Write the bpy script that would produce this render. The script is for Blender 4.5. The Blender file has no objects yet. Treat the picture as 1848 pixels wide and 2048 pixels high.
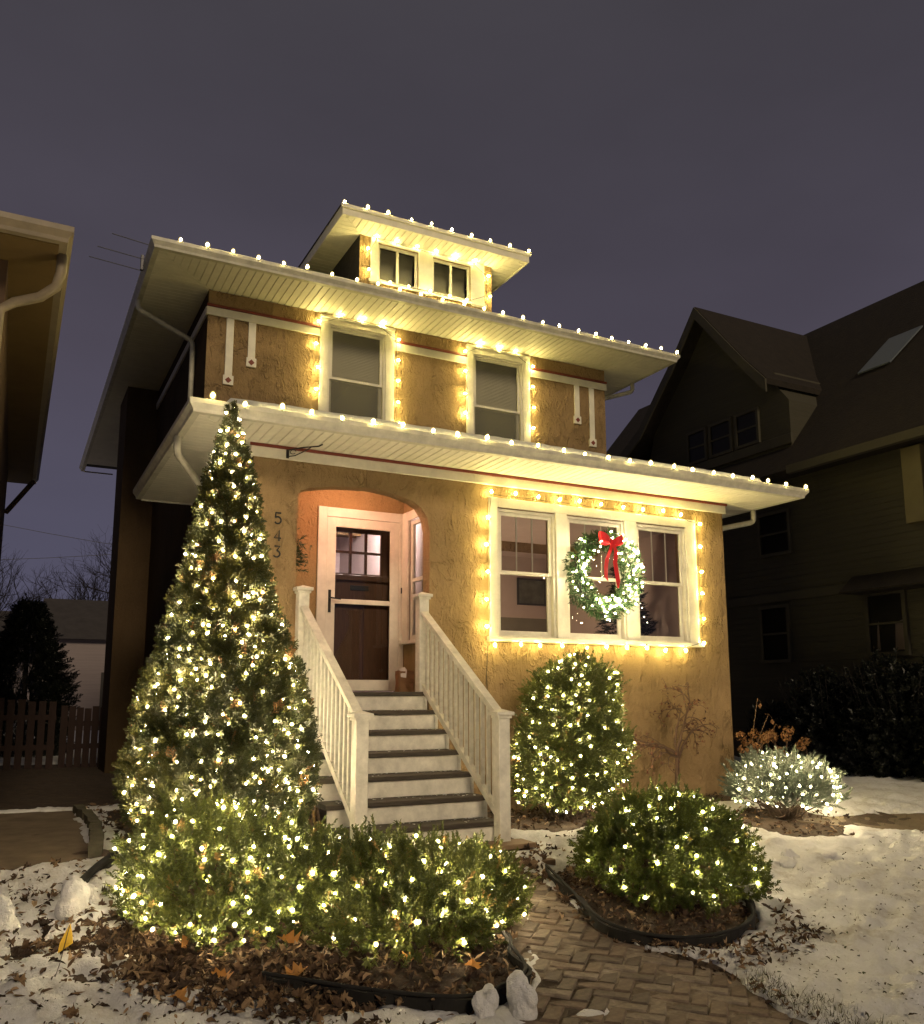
import bpy, bmesh, math, random
import numpy as np
from mathutils import Vector, Matrix, Quaternion

# ------------------------------------------------------------------ camera, sky, lights, exposure
scene = bpy.context.scene
COL = scene.collection
random.seed(7)
RNG = np.random.default_rng(7)
R = math.radians

cam_d = bpy.data.cameras.new('camera')
cam = bpy.data.objects.new('camera', cam_d)
COL.objects.link(cam)
cam.location = (-2.0561, -8.5923, 1.3010)
cam_d.sensor_fit = 'HORIZONTAL'
cam_d.sensor_width = 36
cam_d.lens = 36 * 1735.7 / 1848
cam_d.shift_y = 88.0 / 1848
cam_d.clip_start = 0.05
cam_d.clip_end = 2000
yaw, pit, rol = R(27.354), R(9.066), R(-0.106)
fw = Vector((math.sin(yaw) * math.cos(pit), math.cos(yaw) * math.cos(pit), math.sin(pit)))
rt = Vector((math.cos(yaw), -math.sin(yaw), 0))
up = rt.cross(fw)
r2 = rt * math.cos(rol) + up * math.sin(rol)
u2 = -rt * math.sin(rol) + up * math.cos(rol)
cam.rotation_euler = Matrix((r2, u2, -fw)).transposed().to_euler()
scene.camera = cam

SKY_HORIZON = (0.092, 0.090, 0.145)
SKY_MID = (0.072, 0.063, 0.087)
SKY_TOP = (0.050, 0.046, 0.054)
SUN_STRENGTH = 1.35
SUN_COLOR = (1.0, 0.79, 0.52)
C9_STRENGTH = 420.0
C9_COLOR = (1.0, 0.80, 0.26)
MINI_STRENGTH = 520.0
MINI_COLOR = (1.0, 0.81, 0.48)

world = bpy.data.worlds.new('World')
scene.world = world
world.use_nodes = True
wn, wl = world.node_tree.nodes, world.node_tree.links
wn.clear()
w_out = wn.new('ShaderNodeOutputWorld')
w_bg = wn.new('ShaderNodeBackground')
w_tc = wn.new('ShaderNodeTexCoord')
w_sep = wn.new('ShaderNodeSeparateXYZ')
w_ramp = wn.new('ShaderNodeValToRGB')
w_ramp.color_ramp.elements[0].position = 0.0
w_ramp.color_ramp.elements[0].color = (*SKY_HORIZON, 1)
w_ramp.color_ramp.elements[1].position = 0.72
w_ramp.color_ramp.elements[1].color = (*SKY_TOP, 1)
e_ = w_ramp.color_ramp.elements.new(0.36)
e_.color = (*SKY_MID, 1)
wl.new(w_tc.outputs['Generated'], w_sep.inputs[0])
wl.new(w_sep.outputs[2], w_ramp.inputs[0])
w_no = wn.new('ShaderNodeTexNoise'); w_no.inputs['Scale'].default_value = 2.2; w_no.inputs['Detail'].default_value = 5
w_mp = wn.new('ShaderNodeMapping'); w_mp.inputs['Scale'].default_value = (1, 1, 2.6)
wl.new(w_tc.outputs['Generated'], w_mp.inputs[0]); wl.new(w_mp.outputs[0], w_no.inputs['Vector'])
w_mr = wn.new('ShaderNodeMapRange'); w_mr.inputs['From Min'].default_value = .3; w_mr.inputs['From Max'].default_value = .7
w_mr.inputs['To Min'].default_value = .90; w_mr.inputs['To Max'].default_value = 1.10
wl.new(w_no.outputs[0], w_mr.inputs[0])
w_mul = wn.new('ShaderNodeVectorMath'); w_mul.operation = 'SCALE'
wl.new(w_ramp.outputs[0], w_mul.inputs[0]); wl.new(w_mr.outputs[0], w_mul.inputs['Scale'])
wl.new(w_mul.outputs[0], w_bg.inputs[0])
w_bg.inputs[1].default_value = 1.0
wl.new(w_bg.outputs[0], w_out.inputs[0])

# one soft, low, warm light from the street side (street glow)
sun_d = bpy.data.lights.new('sun', 'SUN')
sun_d.energy = SUN_STRENGTH
sun_d.color = SUN_COLOR
sun_d.angle = R(12)
sun = bpy.data.objects.new('sun', sun_d)
COL.objects.link(sun)
SUN_FROM = Vector((-0.03, -1.0, 0.50))
sun.rotation_euler = SUN_FROM.to_track_quat('Z', 'Y').to_euler()

scene.view_settings.view_transform = 'Standard'
scene.view_settings.look = 'None'
scene.view_settings.exposure = 0.0
scene.view_settings.gamma = 1.0
scene.view_settings.use_curve_mapping = False
scene.render.engine = 'CYCLES'
cy = scene.cycles
cy.use_denoising = True
cy.use_light_tree = True
cy.max_bounces = 5
cy.diffuse_bounces = 3
cy.glossy_bounces = 3
cy.transmission_bounces = 4
cy.transparent_max_bounces = 12
cy.sample_clamp_indirect = 4.0
cy.caustics_reflective = False
cy.caustics_refractive = False

# ------------------------------------------------------------------ materials
def node_mat(name):
    m = bpy.data.materials.new(name)
    m.use_nodes = True
    nt = m.node_tree
    b = nt.nodes['Principled BSDF']
    return m, nt, b

def N(nt, t, **kw):
    n = nt.nodes.new(t)
    for k, v in kw.items():
        setattr(n, k, v)
    return n

def ramp(nt, src, stops):
    r = N(nt, 'ShaderNodeValToRGB')
    cr = r.color_ramp
    cr.elements[0].position, cr.elements[0].color = stops[0][0], (*stops[0][1], 1)
    cr.elements[1].position, cr.elements[1].color = stops[-1][0], (*stops[-1][1], 1)
    for p, c in stops[1:-1]:
        e = cr.elements.new(p)
        e.color = (*c, 1)
    nt.links.new(src, r.inputs[0])
    return r.outputs[0]

def coords(nt, scale=(1, 1, 1), obj=True):
    tc = N(nt, 'ShaderNodeTexCoord')
    mp = N(nt, 'ShaderNodeMapping')
    mp.inputs['Scale'].default_value = scale
    nt.links.new(tc.outputs['Object'], mp.inputs[0])
    return mp.outputs[0]

def noise(nt, vec, scale, detail=4, rough=.55, dist=0):
    n = N(nt, 'ShaderNodeTexNoise')
    n.inputs['Scale'].default_value = scale
    n.inputs['Detail'].default_value = detail
    n.inputs['Roughness'].default_value = rough
    n.inputs['Distortion'].default_value = dist
    nt.links.new(vec, n.inputs['Vector'])
    return n.outputs[0]

def bump(nt, b, h, strength, dist):
    bp = N(nt, 'ShaderNodeBump')
    bp.inputs['Strength'].default_value = strength
    bp.inputs['Distance'].default_value = dist
    nt.links.new(h, bp.inputs['Height'])
    nt.links.new(bp.outputs[0], b.inputs['Normal'])

def plain(name, col, rough=.6, var=.12, nscale=3.0, bstr=0.0, bscale=60, bdist=.003, metal=0, spec=.4, stretch=(1, 1, 1)):
    """painted / stained surface with uneven tone, fine relief and some dirt"""
    m, nt, b = node_mat(name)
    v = coords(nt, stretch)
    n1 = noise(nt, v, nscale, 6, .65)
    lo = tuple(c * (1 - var) for c in col)
    hi = tuple(min(1, c * (1 + var)) for c in col)
    nt.links.new(ramp(nt, n1, [(.3, lo), (.7, hi)]), b.inputs['Base Color'])
    b.inputs['Roughness'].default_value = rough
    b.inputs['Metallic'].default_value = metal
    b.inputs['Specular IOR Level'].default_value = spec
    if bstr:
        bump(nt, b, noise(nt, v, bscale, 4, .6), bstr, bdist)
    return m

def emit(name, col, strength):
    m, nt, b = node_mat(name)
    b.inputs['Base Color'].default_value = (*[min(1, c) for c in col], 1)
    b.inputs['Emission Color'].default_value = (*col, 1)
    b.inputs['Emission Strength'].default_value = strength
    b.inputs['Roughness'].default_value = .4
    return m

def stucco(name, col, bstr, bd, stretch=(1, 1, .55)):
    m, nt, b = node_mat(name)
    v0 = coords(nt)
    v = coords(nt, stretch)
    # hand-trowelled swirls: ridges where two warped noises cross, plus grit
    a = noise(nt, v, 6.2, 3, .5, 2.0)
    d = N(nt, 'ShaderNodeMath', operation='SUBTRACT'); d.inputs[1].default_value = .5
    nt.links.new(a, d.inputs[0])
    ab = N(nt, 'ShaderNodeMath', operation='ABSOLUTE')
    nt.links.new(d.outputs[0], ab.inputs[0])
    r1 = N(nt, 'ShaderNodeMapRange')
    r1.inputs['From Min'].default_value = 0.0; r1.inputs['From Max'].default_value = .085
    r1.inputs['To Min'].default_value = 1.0; r1.inputs['To Max'].default_value = 0.0
    nt.links.new(ab.outputs[0], r1.inputs[0])
    a2 = noise(nt, v, 16, 3, .55, 1.5)
    gr = noise(nt, v0, 110, 3, .6)
    mx = N(nt, 'ShaderNodeMath', operation='MULTIPLY_ADD')
    brk = N(nt, 'ShaderNodeMapRange'); brk.inputs['From Min'].default_value = .44; brk.inputs['From Max'].default_value = .60
    nt.links.new(noise(nt, v, 11, 2, .5), brk.inputs[0])
    rb = N(nt, 'ShaderNodeMath', operation='MULTIPLY'); nt.links.new(r1.outputs[0], rb.inputs[0]); nt.links.new(brk.outputs[0], rb.inputs[1])
    nt.links.new(rb.outputs[0], mx.inputs[0]); mx.inputs[1].default_value = .75
    nt.links.new(a2, mx.inputs[2])
    mx2 = N(nt, 'ShaderNodeMath', operation='MULTIPLY_ADD')
    nt.links.new(gr, mx2.inputs[0]); mx2.inputs[1].default_value = .42
    nt.links.new(mx.outputs[0], mx2.inputs[2])
    # the trowel marks fade in and out over the wall
    fade = N(nt, 'ShaderNodeMapRange'); fade.inputs['From Min'].default_value = .35; fade.inputs['From Max'].default_value = .62
    fade.inputs['To Min'].default_value = .25; fade.inputs['To Max'].default_value = 1.0
    nt.links.new(noise(nt, v0, 1.9, 4, .6), fade.inputs[0])
    hm_ = N(nt, 'ShaderNodeMath', operation='MULTIPLY'); nt.links.new(mx2.outputs[0], hm_.inputs[0]); nt.links.new(fade.outputs[0], hm_.inputs[1])
    bump(nt, b, hm_.outputs[0], bstr, bd)
    big = noise(nt, v0, 1.1, 6, .65)
    c1 = ramp(nt, big, [(.3, tuple(c * .82 for c in col)), (.7, tuple(c * 1.12 for c in col))])
    streak = noise(nt, coords(nt, (3, 3, .5)), 1.3, 7, .75)      # rain streaks running down
    c2 = ramp(nt, streak, [(.34, (.74, .72, .68)), (.56, (1, 1, 1))])
    grit = ramp(nt, gr, [(.3, (.82, .82, .82)), (.6, (1.05, 1.05, 1.05))])
    m1 = N(nt, 'ShaderNodeMix', data_type='RGBA', blend_type='MULTIPLY'); m1.inputs[0].default_value = .38
    nt.links.new(c1, m1.inputs[6]); nt.links.new(c2, m1.inputs[7])
    m2 = N(nt, 'ShaderNodeMix', data_type='RGBA', blend_type='MULTIPLY'); m2.inputs[0].default_value = 1
    nt.links.new(m1.outputs[2], m2.inputs[6]); nt.links.new(grit, m2.inputs[7])
    nt.links.new(m2.outputs[2], b.inputs['Base Color'])
    b.inputs['Roughness'].default_value = .95
    b.inputs['Specular IOR Level'].default_value = .08
    return m

M = {}
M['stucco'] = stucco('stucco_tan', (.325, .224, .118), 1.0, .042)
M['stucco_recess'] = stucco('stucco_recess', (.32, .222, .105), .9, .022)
M['stucco_shaded'] = stucco('stucco_shaded', (.075, .050, .028), .6, .012)  # same stucco as the front, darkened to paint in the unlit sides
M['white'] = plain('white_trim_paint', (.70, .67, .57), .55, .12, 6, .3, 40, .002)
M['white_steps'] = plain('white_step_paint', (.66, .63, .55), .6, .24, 8, .4, 30, .003)
M['soffit'] = plain('soffit_vinyl', (.70, .67, .57), .55, .09, 5)
M['gutter'] = plain('gutter_metal', (.52, .50, .41), .45, .2, 9, .1, 20, .002)
M['red'] = plain('dark_red_moulding', (.17, .035, .022), .6, .15)
M['tread'] = plain('tread_dark_boards', (.050, .040, .030), .75, .35, 8, .5, 25, .004, stretch=(1, 8, 8))
M['shingle'] = plain('roof_shingles', (.040, .036, .034), .9, .3, 12, .6, 30, .01)
M['door_wood'] = plain('door_stained_wood', (.085, .036, .018), .4, .3, 9, .2, 40, .002, stretch=(6, 6, .6))
M['black'] = plain('black_iron', (.012, .012, .013), .45, .2)
M['wire'] = plain('green_wire', (.010, .014, .009), .6, .1)
M['edging'] = plain('black_plastic_edging', (.011, .010, .009), .9, .35, 9, .3, 30, .004)
M['blind'] = plain('window_blind', (.66, .63, .50), .6, .05)
M['room_wall'] = plain('room_wall_paint', (.42, .33, .30), .7, .05)
M['room_dark'] = plain('room_dark', (.05, .045, .04), .8, .1)
M['room_low'] = plain('room_wainscot', (.17, .15, .11), .7, .1)
M['hall_white'] = plain('hall_white', (.72, .62, .62), .6, .04)
M['picture'] = plain('picture_canvas', (.10, .10, .075), .5, .4, 5)
M['bark'] = plain('bark', (.075, .050, .034), .9, .3, 20, .6, 40, .006)
M['bark_dark'] = plain('bark_far', (.014, .011, .011), .9, .2, 6)
M['maple_bark'] = plain('maple_bark', (.10, .058, .036), .8, .3, 20, .5, 40, .004)
M['nb_wall'] = plain('neighbour_siding', (.055, .050, .032), .8, .12, 4, .5, 18, .02, stretch=(.15, .15, 6))
M['nb_trim'] = plain('neighbour_trim', (.058, .052, .034), .7, .1)
M['nb_tan'] = plain('neighbour_tan_trim', (.13, .11, .055), .7, .1)
M['nb_roof'] = plain('neighbour_roof', (.019, .014, .009), .9, .25, 6, .5, 24, .02)
M['nb_stucco'] = plain('left_neighbour_wall', (.10, .06, .035), .85, .12, 4, .5, 40, .01)
M['nb_soffit'] = plain('left_neighbour_soffit', (.13, .085, .032), .7, .12, 3)
M['nb_gutter'] = plain('left_neighbour_gutter', (.22, .18, .12), .5, .15, 8)
M['fence'] = plain('fence_wood', (.026, .013, .011), .85, .3, 9, .4, 30, .006, stretch=(6, 6, .7))
M['garage'] = plain('garage_siding', (.24, .20, .20), .7, .1, 3, .3, 14, .02, stretch=(.2, .2, 6))
M['concrete'] = plain('old_concrete', (.15, .115, .075), .85, .35, 3.5, .5, 40, .006)
M['stone'] = plain('mossy_stone', (.085, .078, .050), .9, .35, 9, .8, 25, .02)
M['brick'] = plain('path_brick', (.22, .145, .092), .8, .3, 14, .5, 60, .004)
M['bag'] = plain('kraft_paper', (.36, .20, .10), .8, .12, 6, .3, 20, .006)
M['paper'] = plain('white_paper', (.75, .70, .66), .7, .05)
M['red_ribbon'] = plain('red_velvet_ribbon', (.60, .012, .022), .55, .15, 9, .3, 80, .002)
M['yellow'] = plain('yellow_flag_plastic', (.72, .46, .03), .5, .15, 9)
M['timber'] = plain('timber_edge', (.20, .13, .075), .8, .25, 12, .4, 40, .004, stretch=(1, 8, 8))
M['far_roof'] = plain('far_roof', (.05, .045, .045), .9, .2)
M['antenna'] = plain('antenna_metal', (.045, .045, .05), .4, .1, metal=.6)
M['c9'] = emit('warm_bulb', C9_COLOR, C9_STRENGTH)
M['mini'] = emit('mini_bulb', MINI_COLOR, MINI_STRENGTH)
M['mini_cool'] = emit('mini_bulb_indoor', (1, .85, .66), 14)
def halo_shell(name, col, e, dens):
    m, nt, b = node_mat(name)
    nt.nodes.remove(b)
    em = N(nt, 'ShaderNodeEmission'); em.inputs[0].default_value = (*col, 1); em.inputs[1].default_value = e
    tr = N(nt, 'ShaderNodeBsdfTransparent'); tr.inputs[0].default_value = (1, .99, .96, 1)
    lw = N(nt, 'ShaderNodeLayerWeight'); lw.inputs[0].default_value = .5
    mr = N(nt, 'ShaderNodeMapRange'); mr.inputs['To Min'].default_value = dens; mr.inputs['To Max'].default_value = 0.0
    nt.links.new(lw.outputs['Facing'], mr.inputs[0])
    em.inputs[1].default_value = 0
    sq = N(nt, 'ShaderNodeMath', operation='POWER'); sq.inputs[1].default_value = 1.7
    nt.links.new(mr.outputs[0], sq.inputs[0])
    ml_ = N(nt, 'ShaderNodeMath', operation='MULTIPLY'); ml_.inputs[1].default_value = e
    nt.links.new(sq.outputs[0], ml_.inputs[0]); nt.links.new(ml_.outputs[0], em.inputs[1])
    mx = N(nt, 'ShaderNodeAddShader')     # oversized shell with added emission, a halo round the bulb fading outward
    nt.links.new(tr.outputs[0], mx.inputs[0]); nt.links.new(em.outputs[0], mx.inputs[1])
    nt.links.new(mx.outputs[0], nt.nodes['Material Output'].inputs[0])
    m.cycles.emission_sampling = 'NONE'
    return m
M['c9_halo'] = halo_shell('warm_bulb_halo', (1, .77, .24), .95, 1.0)
M['mini_halo'] = halo_shell('mini_bulb_halo', (1, .82, .42), .75, 1.0)
M['socket'] = plain('bulb_socket', (.30, .33, .18), .5, .1)
M['porch_lamp'] = emit('porch_lamp_glass', (1.0, .47, .30), 150.0)
M['room_lamp'] = emit('room_lamp_glass', (1.0, .74, .48), 120.0)
M['hall_lamp'] = emit('hall_lamp_glass', (1.0, .80, .78), 380.0)

def glass(name, tint, gl):
    m, nt, b = node_mat(name)
    nt.nodes.remove(b)
    out = nt.nodes['Material Output']
    tr = N(nt, 'ShaderNodeBsdfTransparent'); tr.inputs[0].default_value = (*tint, 1)
    g = N(nt, 'ShaderNodeBsdfGlossy'); g.inputs['Roughness'].default_value = .03
    g.inputs[0].default_value = (.9, .9, .9, 1)
    fr = N(nt, 'ShaderNodeFresnel'); fr.inputs[0].default_value = gl
    v = coords(nt)
    bp = N(nt, 'ShaderNodeBump'); bp.inputs['Strength'].default_value = .05; bp.inputs['Distance'].default_value = .002
    nt.links.new(noise(nt, v, 2.3, 2), bp.inputs['Height'])
    nt.links.new(bp.outputs[0], g.inputs['Normal'])
    mx = N(nt, 'ShaderNodeMixShader')
    nt.links.new(fr.outputs[0], mx.inputs[0]); nt.links.new(tr.outputs[0], mx.inputs[1]); nt.links.new(g.outputs[0], mx.inputs[2])
    nt.links.new(mx.outputs[0], out.inputs[0])
    return m
M['glass'] = glass('window_glass', (.88, .88, .84), 1.5)
M['glass_dark'] = glass('window_glass_far', (.6, .6, .6), 1.25)

def screen_mat():
    m, nt, b = node_mat('insect_screen')
    b.inputs['Base Color'].default_value = (.24, .23, .17, 1); b.inputs['Roughness'].default_value = .7
    t = N(nt, 'ShaderNodeBsdfTransparent'); mx = N(nt, 'ShaderNodeMixShader'); mx.inputs[0].default_value = .52
    nt.links.new(t.outputs[0], mx.inputs[1]); nt.links.new(b.outputs[0], mx.inputs[2]); nt.links.new(mx.outputs[0], nt.nodes['Material Output'].inputs[0])
    return m
M['screen'] = screen_mat()
M['curtain'] = plain('dark_olive_curtain', (.50, .49, .33), .8, .15)
def leafmat(name, stops, trans=.42, rough=.42, spec=.45):
    m, nt, b = node_mat(name)
    at = N(nt, 'ShaderNodeAttribute'); at.attribute_name = 'tint'
    c = ramp(nt, at.outputs['Fac'], stops)
    nt.links.new(c, b.inputs['Base Color'])
    b.inputs['Roughness'].default_value = rough
    b.inputs['Specular IOR Level'].default_value = spec
    if trans:
        t = N(nt, 'ShaderNodeBsdfTranslucent')
        nt.links.new(c, t.inputs[0])
        mx = N(nt, 'ShaderNodeMixShader'); mx.inputs[0].default_value = trans
        nt.links.new(b.outputs[0], mx.inputs[1]); nt.links.new(t.outputs[0], mx.inputs[2])
        nt.links.new(mx.outputs[0], nt.nodes['Material Output'].inputs[0])
    return m
M['boxwood'] = leafmat('boxwood_leaf', [(0, (.026, .038, .011)), (.5, (.095, .112, .025)), (.86, (.19, .195, .045)), (1, (.27, .165, .06))])
M['boxwood2'] = leafmat('boxwood_leaf_bright', [(0, (.022, .038, .008)), (.5, (.080, .102, .018)), (.9, (.17, .180, .034)), (1, (.25, .175, .045))])
M['arbor'] = leafmat('arborvitae_spray', [(0, (.018, .026, .008)), (.45, (.060, .066, .016)), (.82, (.135, .120, .028)), (1, (.26, .13, .05))], .3)
M['spruce'] = leafmat('blue_spruce_needle', [(0, (.045, .062, .045)), (.6, (.125, .15, .11)), (1, (.20, .22, .165))], .15)
M['wreath'] = leafmat('wreath_needle', [(0, (.014, .040, .012)), (.6, (.030, .075, .020)), (1, (.060, .105, .028))], .2)
M['dark_ever'] = leafmat('dark_evergreen', [(0, (.005, .007, .005)), (1, (.010, .012, .008))], .1)
M['dead_leaf'] = leafmat('dead_leaf', [(0, (.030, .020, .015)), (.4, (.095, .060, .038)), (.72, (.21, .138, .080)), (1, (.46, .33, .20))], .2, .7, .2)
M['gold_leaf'] = leafmat('orange_leaf', [(0, (.40, .17, .045)), (1, (.52, .28, .09))], .25, .6, .2)
M['maple_dry'] = leafmat('maple_dry_leaf', [(0, (.05, .020, .014)), (.6, (.13, .048, .028)), (1, (.24, .10, .05))], .25, .6)
M['hydra'] = leafmat('hydrangea_dry', [(0, (.20, .095, .035)), (1, (.36, .19, .08))], .3, .7)
M['debris'] = leafmat('lawn_debris', [(0, (.03, .026, .014)), (.5, (.075, .05, .028)), (1, (.07, .085, .03))], .1, .8)

def snow_mat(name='snow', dirt=.5):
    m, nt, b = node_mat(name)
    v = coords(nt)
    n1 = noise(nt, v, 2.6, 6, .62)
    n2 = noise(nt, v, 21, 5, .7)
    mix = N(nt, 'ShaderNodeMath', operation='MULTIPLY_ADD'); mix.inputs[1].default_value = .5
    nt.links.new(n2, mix.inputs[0]); nt.links.new(n1, mix.inputs[2])
    lo = (.84 - .5 * dirt, .825 - .52 * dirt, .80 - .54 * dirt)
    nt.links.new(ramp(nt, mix.outputs[0], [(.50, lo), (.70, (.68, .68, .68)), (.9, (.78, .785, .80))]), b.inputs['Base Color'])
    b.inputs['Roughness'].default_value = .65
    b.inputs['Subsurface Weight'].default_value = .12
    b.inputs['Subsurface Radius'].default_value = (.03, .03, .04)
    h = N(nt, 'ShaderNodeMath', operation='MULTIPLY_ADD'); h.inputs[1].default_value = .35
    nt.links.new(noise(nt, v, 120, 3, .7), h.inputs[0]); nt.links.new(noise(nt, v, 28, 5, .65), h.inputs[2])
    bump(nt, b, h.outputs[0], .9, .028)
    return m
M['snow'] = snow_mat('snow', .75)
M['snow_clean'] = snow_mat('snow_clean', .1)

def soil_mat():
    m, nt, b = node_mat('soil')
    v = coords(nt)
    n1 = noise(nt, v, 9, 8, .7)
    nt.links.new(ramp(nt, n1, [(.3, (.030, .020, .013)), (.55, (.070, .045, .028)), (.8, (.12, .085, .05))]), b.inputs['Base Color'])
    b.inputs['Roughness'].default_value = .95
    bump(nt, b, noise(nt, v, 40, 6, .7), .9, .03)
    return m
M['soil'] = soil_mat()

# ------------------------------------------------------------------ helpers
class MB:
    """collects polygons; build() links them as one mesh object"""
    def __init__(s): s.v, s.f, s.mi, s.cur = [], [], [], 0
    def add(s, vs, fs):
        o = len(s.v); s.v += [tuple(v) for v in vs]
        s.f += [tuple(i + o for i in f) for f in fs]; s.mi += [s.cur] * len(fs); return s
    def box(s, x0, x1, y0, y1, z0, z1):
        return s.add([(x0, y0, z0), (x1, y0, z0), (x1, y1, z0), (x0, y1, z0), (x0, y0, z1), (x1, y0, z1), (x1, y1, z1), (x0, y1, z1)],
                     [(0, 3, 2, 1), (4, 5, 6, 7), (0, 1, 5, 4), (1, 2, 6, 5), (2, 3, 7, 6), (3, 0, 4, 7)])
    def bbox(s, x0, x1, y0, y1, z0, z1, c=.006):
        """box with chamfered vertical/horizontal front edges (12-gon profile extruded along its longest side)"""
        d = (x1 - x0, y1 - y0, z1 - z0); c = min(c, min(d) * .3); ax = d.index(max(d))
        lo, hi = [x0, y0, z0], [x1, y1, z1]; a, b = [i for i in range(3) if i != ax]
        prof = [(lo[a] + c, lo[b]), (hi[a] - c, lo[b]), (hi[a], lo[b] + c), (hi[a], hi[b] - c), (hi[a] - c, hi[b]), (lo[a] + c, hi[b]), (lo[a], hi[b] - c), (lo[a], lo[b] + c)]
        vs = []
        for t in (lo[ax], hi[ax]):
            for p in prof:
                q = [0, 0, 0]; q[ax] = t; q[a] = p[0]; q[b] = p[1]; vs.append(q)
        fs = [tuple(range(8)), tuple(range(15, 7, -1))] + [(i, (i + 1) % 8, 8 + (i + 1) % 8, 8 + i) for i in range(8)]
        return s.add(vs, fs)
    def poly(s, pts): return s.add(pts, [tuple(range(len(pts)))])
    def prism(s, pts, off):
        n = len(pts); q = [tuple(p[k] + off[k] for k in range(3)) for p in pts]
        return s.add(list(pts) + q, [tuple(range(n - 1, -1, -1)), tuple(range(n, 2 * n))] + [(i, (i + 1) % n, n + (i + 1) % n, n + i) for i in range(n)])
    def tube(s, pts, r, n=6, r1=None, cap=True):
        pts = [Vector(p) for p in pts]; rings = []; m = len(pts)
        prev = None
        for i, p in enumerate(pts):
            t = (pts[min(i + 1, m - 1)] - pts[max(i - 1, 0)])
            t = t.normalized() if t.length > 1e-9 else Vector((0, 0, 1))
            if prev is None:
                a = t.orthogonal().normalized()
            else:
                a = prev - t * prev.dot(t); a = a.normalized() if a.length > 1e-6 else t.orthogonal().normalized()
            prev = a; b = t.cross(a)
            rr = r if r1 is None else r + (r1 - r) * i / max(1, m - 1)
            rings.append([p + (a * math.cos(2 * math.pi * k / n) + b * math.sin(2 * math.pi * k / n)) * rr for k in range(n)])
        vs = [tuple(v) for g in rings for v in g]
        fs = [(i * n + k, i * n + (k + 1) % n, (i + 1) * n + (k + 1) % n, (i + 1) * n + k) for i in range(m - 1) for k in range(n)]
        if cap: fs += [tuple(range(n - 1, -1, -1)), tuple(range((m - 1) * n, m * n))]
        return s.add(vs, fs)
    def mesh(s, name, mats, smooth=False):
        me = bpy.data.meshes.new(name)
        me.from_pydata(s.v, [], s.f)
        for m in (mats if isinstance(mats, (list, tuple)) else [mats]): me.materials.append(m)
        if any(s.mi): me.polygons.foreach_set('material_index', s.mi)
        if smooth: me.polygons.foreach_set('use_smooth', [True] * len(me.polygons))
        me.update(); return me
    def build(s, name, mats, parent=None, smooth=False):
        return link(name, s.mesh(name, mats, smooth), parent)

def wloc(o):
    p = Vector((0, 0, 0))
    while o is not None:
        p += o.location; o = o.parent
    return p

def link(name, me, parent=None, loc=None, rot=None, scl=None):
    o = bpy.data.objects.new(name, me); COL.objects.link(o)
    if parent is not None: attach(o, parent)
    if loc is not None: o.location = loc
    if rot is not None: o.rotation_euler = rot
    if scl is not None: o.scale = scl
    return o

def attach(o, parent):
    """world-space child: undo the root Empty's translation"""
    o.parent = parent
    if parent.parent is None:
        o.matrix_parent_inverse = Matrix.Translation(-parent.location)

def tag(o, label=None, cat=None, group=None, kind=None):
    if label: o['label'] = label
    if cat: o['category'] = cat
    if group: o['group'] = group
    if kind: o['kind'] = kind
    return o

def thing(name, loc, label, cat, group=None):
    o = bpy.data.objects.new(name, None); COL.objects.link(o); o.location = loc
    o.empty_display_size = .2
    return tag(o, label, cat, group)

def np_mesh(name, V, F, mats, tint=None, smooth=False):
    """V (n,3), F (m,k) with k 3 or 4"""
    me = bpy.data.meshes.new(name)
    n, m, k = len(V), len(F), F.shape[1]
    me.vertices.add(n); me.vertices.foreach_set('co', V.astype(np.float32).ravel())
    me.loops.add(m * k); me.loops.foreach_set('vertex_index', F.astype(np.int32).ravel())
    me.polygons.add(m)
    me.polygons.foreach_set('loop_start', (np.arange(m) * k).astype(np.int32))
    me.polygons.foreach_set('loop_total', np.full(m, k, np.int32))
    me.polygons.foreach_set('use_smooth', np.full(m, smooth))
    for x in (mats if isinstance(mats, (list, tuple)) else [mats]): me.materials.append(x)
    if tint is not None:
        a = me.attributes.new('tint', 'FLOAT', 'POINT'); a.data.foreach_set('value', np.clip(tint, 0, 1).astype(np.float32))
    me.update(calc_edges=True); me.validate()
    return me

def frames(Z, roll):
    """(N,3) unit Z axes + roll -> (N,3,3) with columns X,Y,Z"""
    ref = np.where(np.abs(Z[:, 2:3]) < .95, np.array([[0., 0, 1]]), np.array([[1., 0, 0]]))
    X = np.cross(ref, Z); X /= np.linalg.norm(X, axis=1, keepdims=True) + 1e-9
    Y = np.cross(Z, X)
    c, s_ = np.cos(roll)[:, None], np.sin(roll)[:, None]
    return np.stack([X * c + Y * s_, -X * s_ + Y * c, Z], axis=2)

def scatter(templates, P, Z, scale, roll, tint, jit=.12):
    """instances of template (V,F,t) at P, template +Z along Z"""
    Vs, Fs, Ts = [], [], []; off = 0
    which = RNG.integers(0, len(templates), len(P))
    for k, (tv, tf, tt) in enumerate(templates):
        idx = np.where(which == k)[0]
        if not len(idx): continue
        Mx = frames(Z[idx], roll[idx]) * scale[idx][:, None, None]
        V = np.einsum('nij,vj->nvi', Mx, tv) + P[idx][:, None, :]
        F = tf[None] + (np.arange(len(idx)) * len(tv))[:, None, None] + off
        T = tint[idx][:, None] + tt[None] + RNG.normal(0, jit * .3, (len(idx), len(tv)))
        Vs.append(V.reshape(-1, 3)); Fs.append(F.reshape(-1, tf.shape[1])); Ts.append(T.ravel()); off += len(idx) * len(tv)
    return np.concatenate(Vs), np.concatenate(Fs), np.concatenate(Ts)

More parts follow.
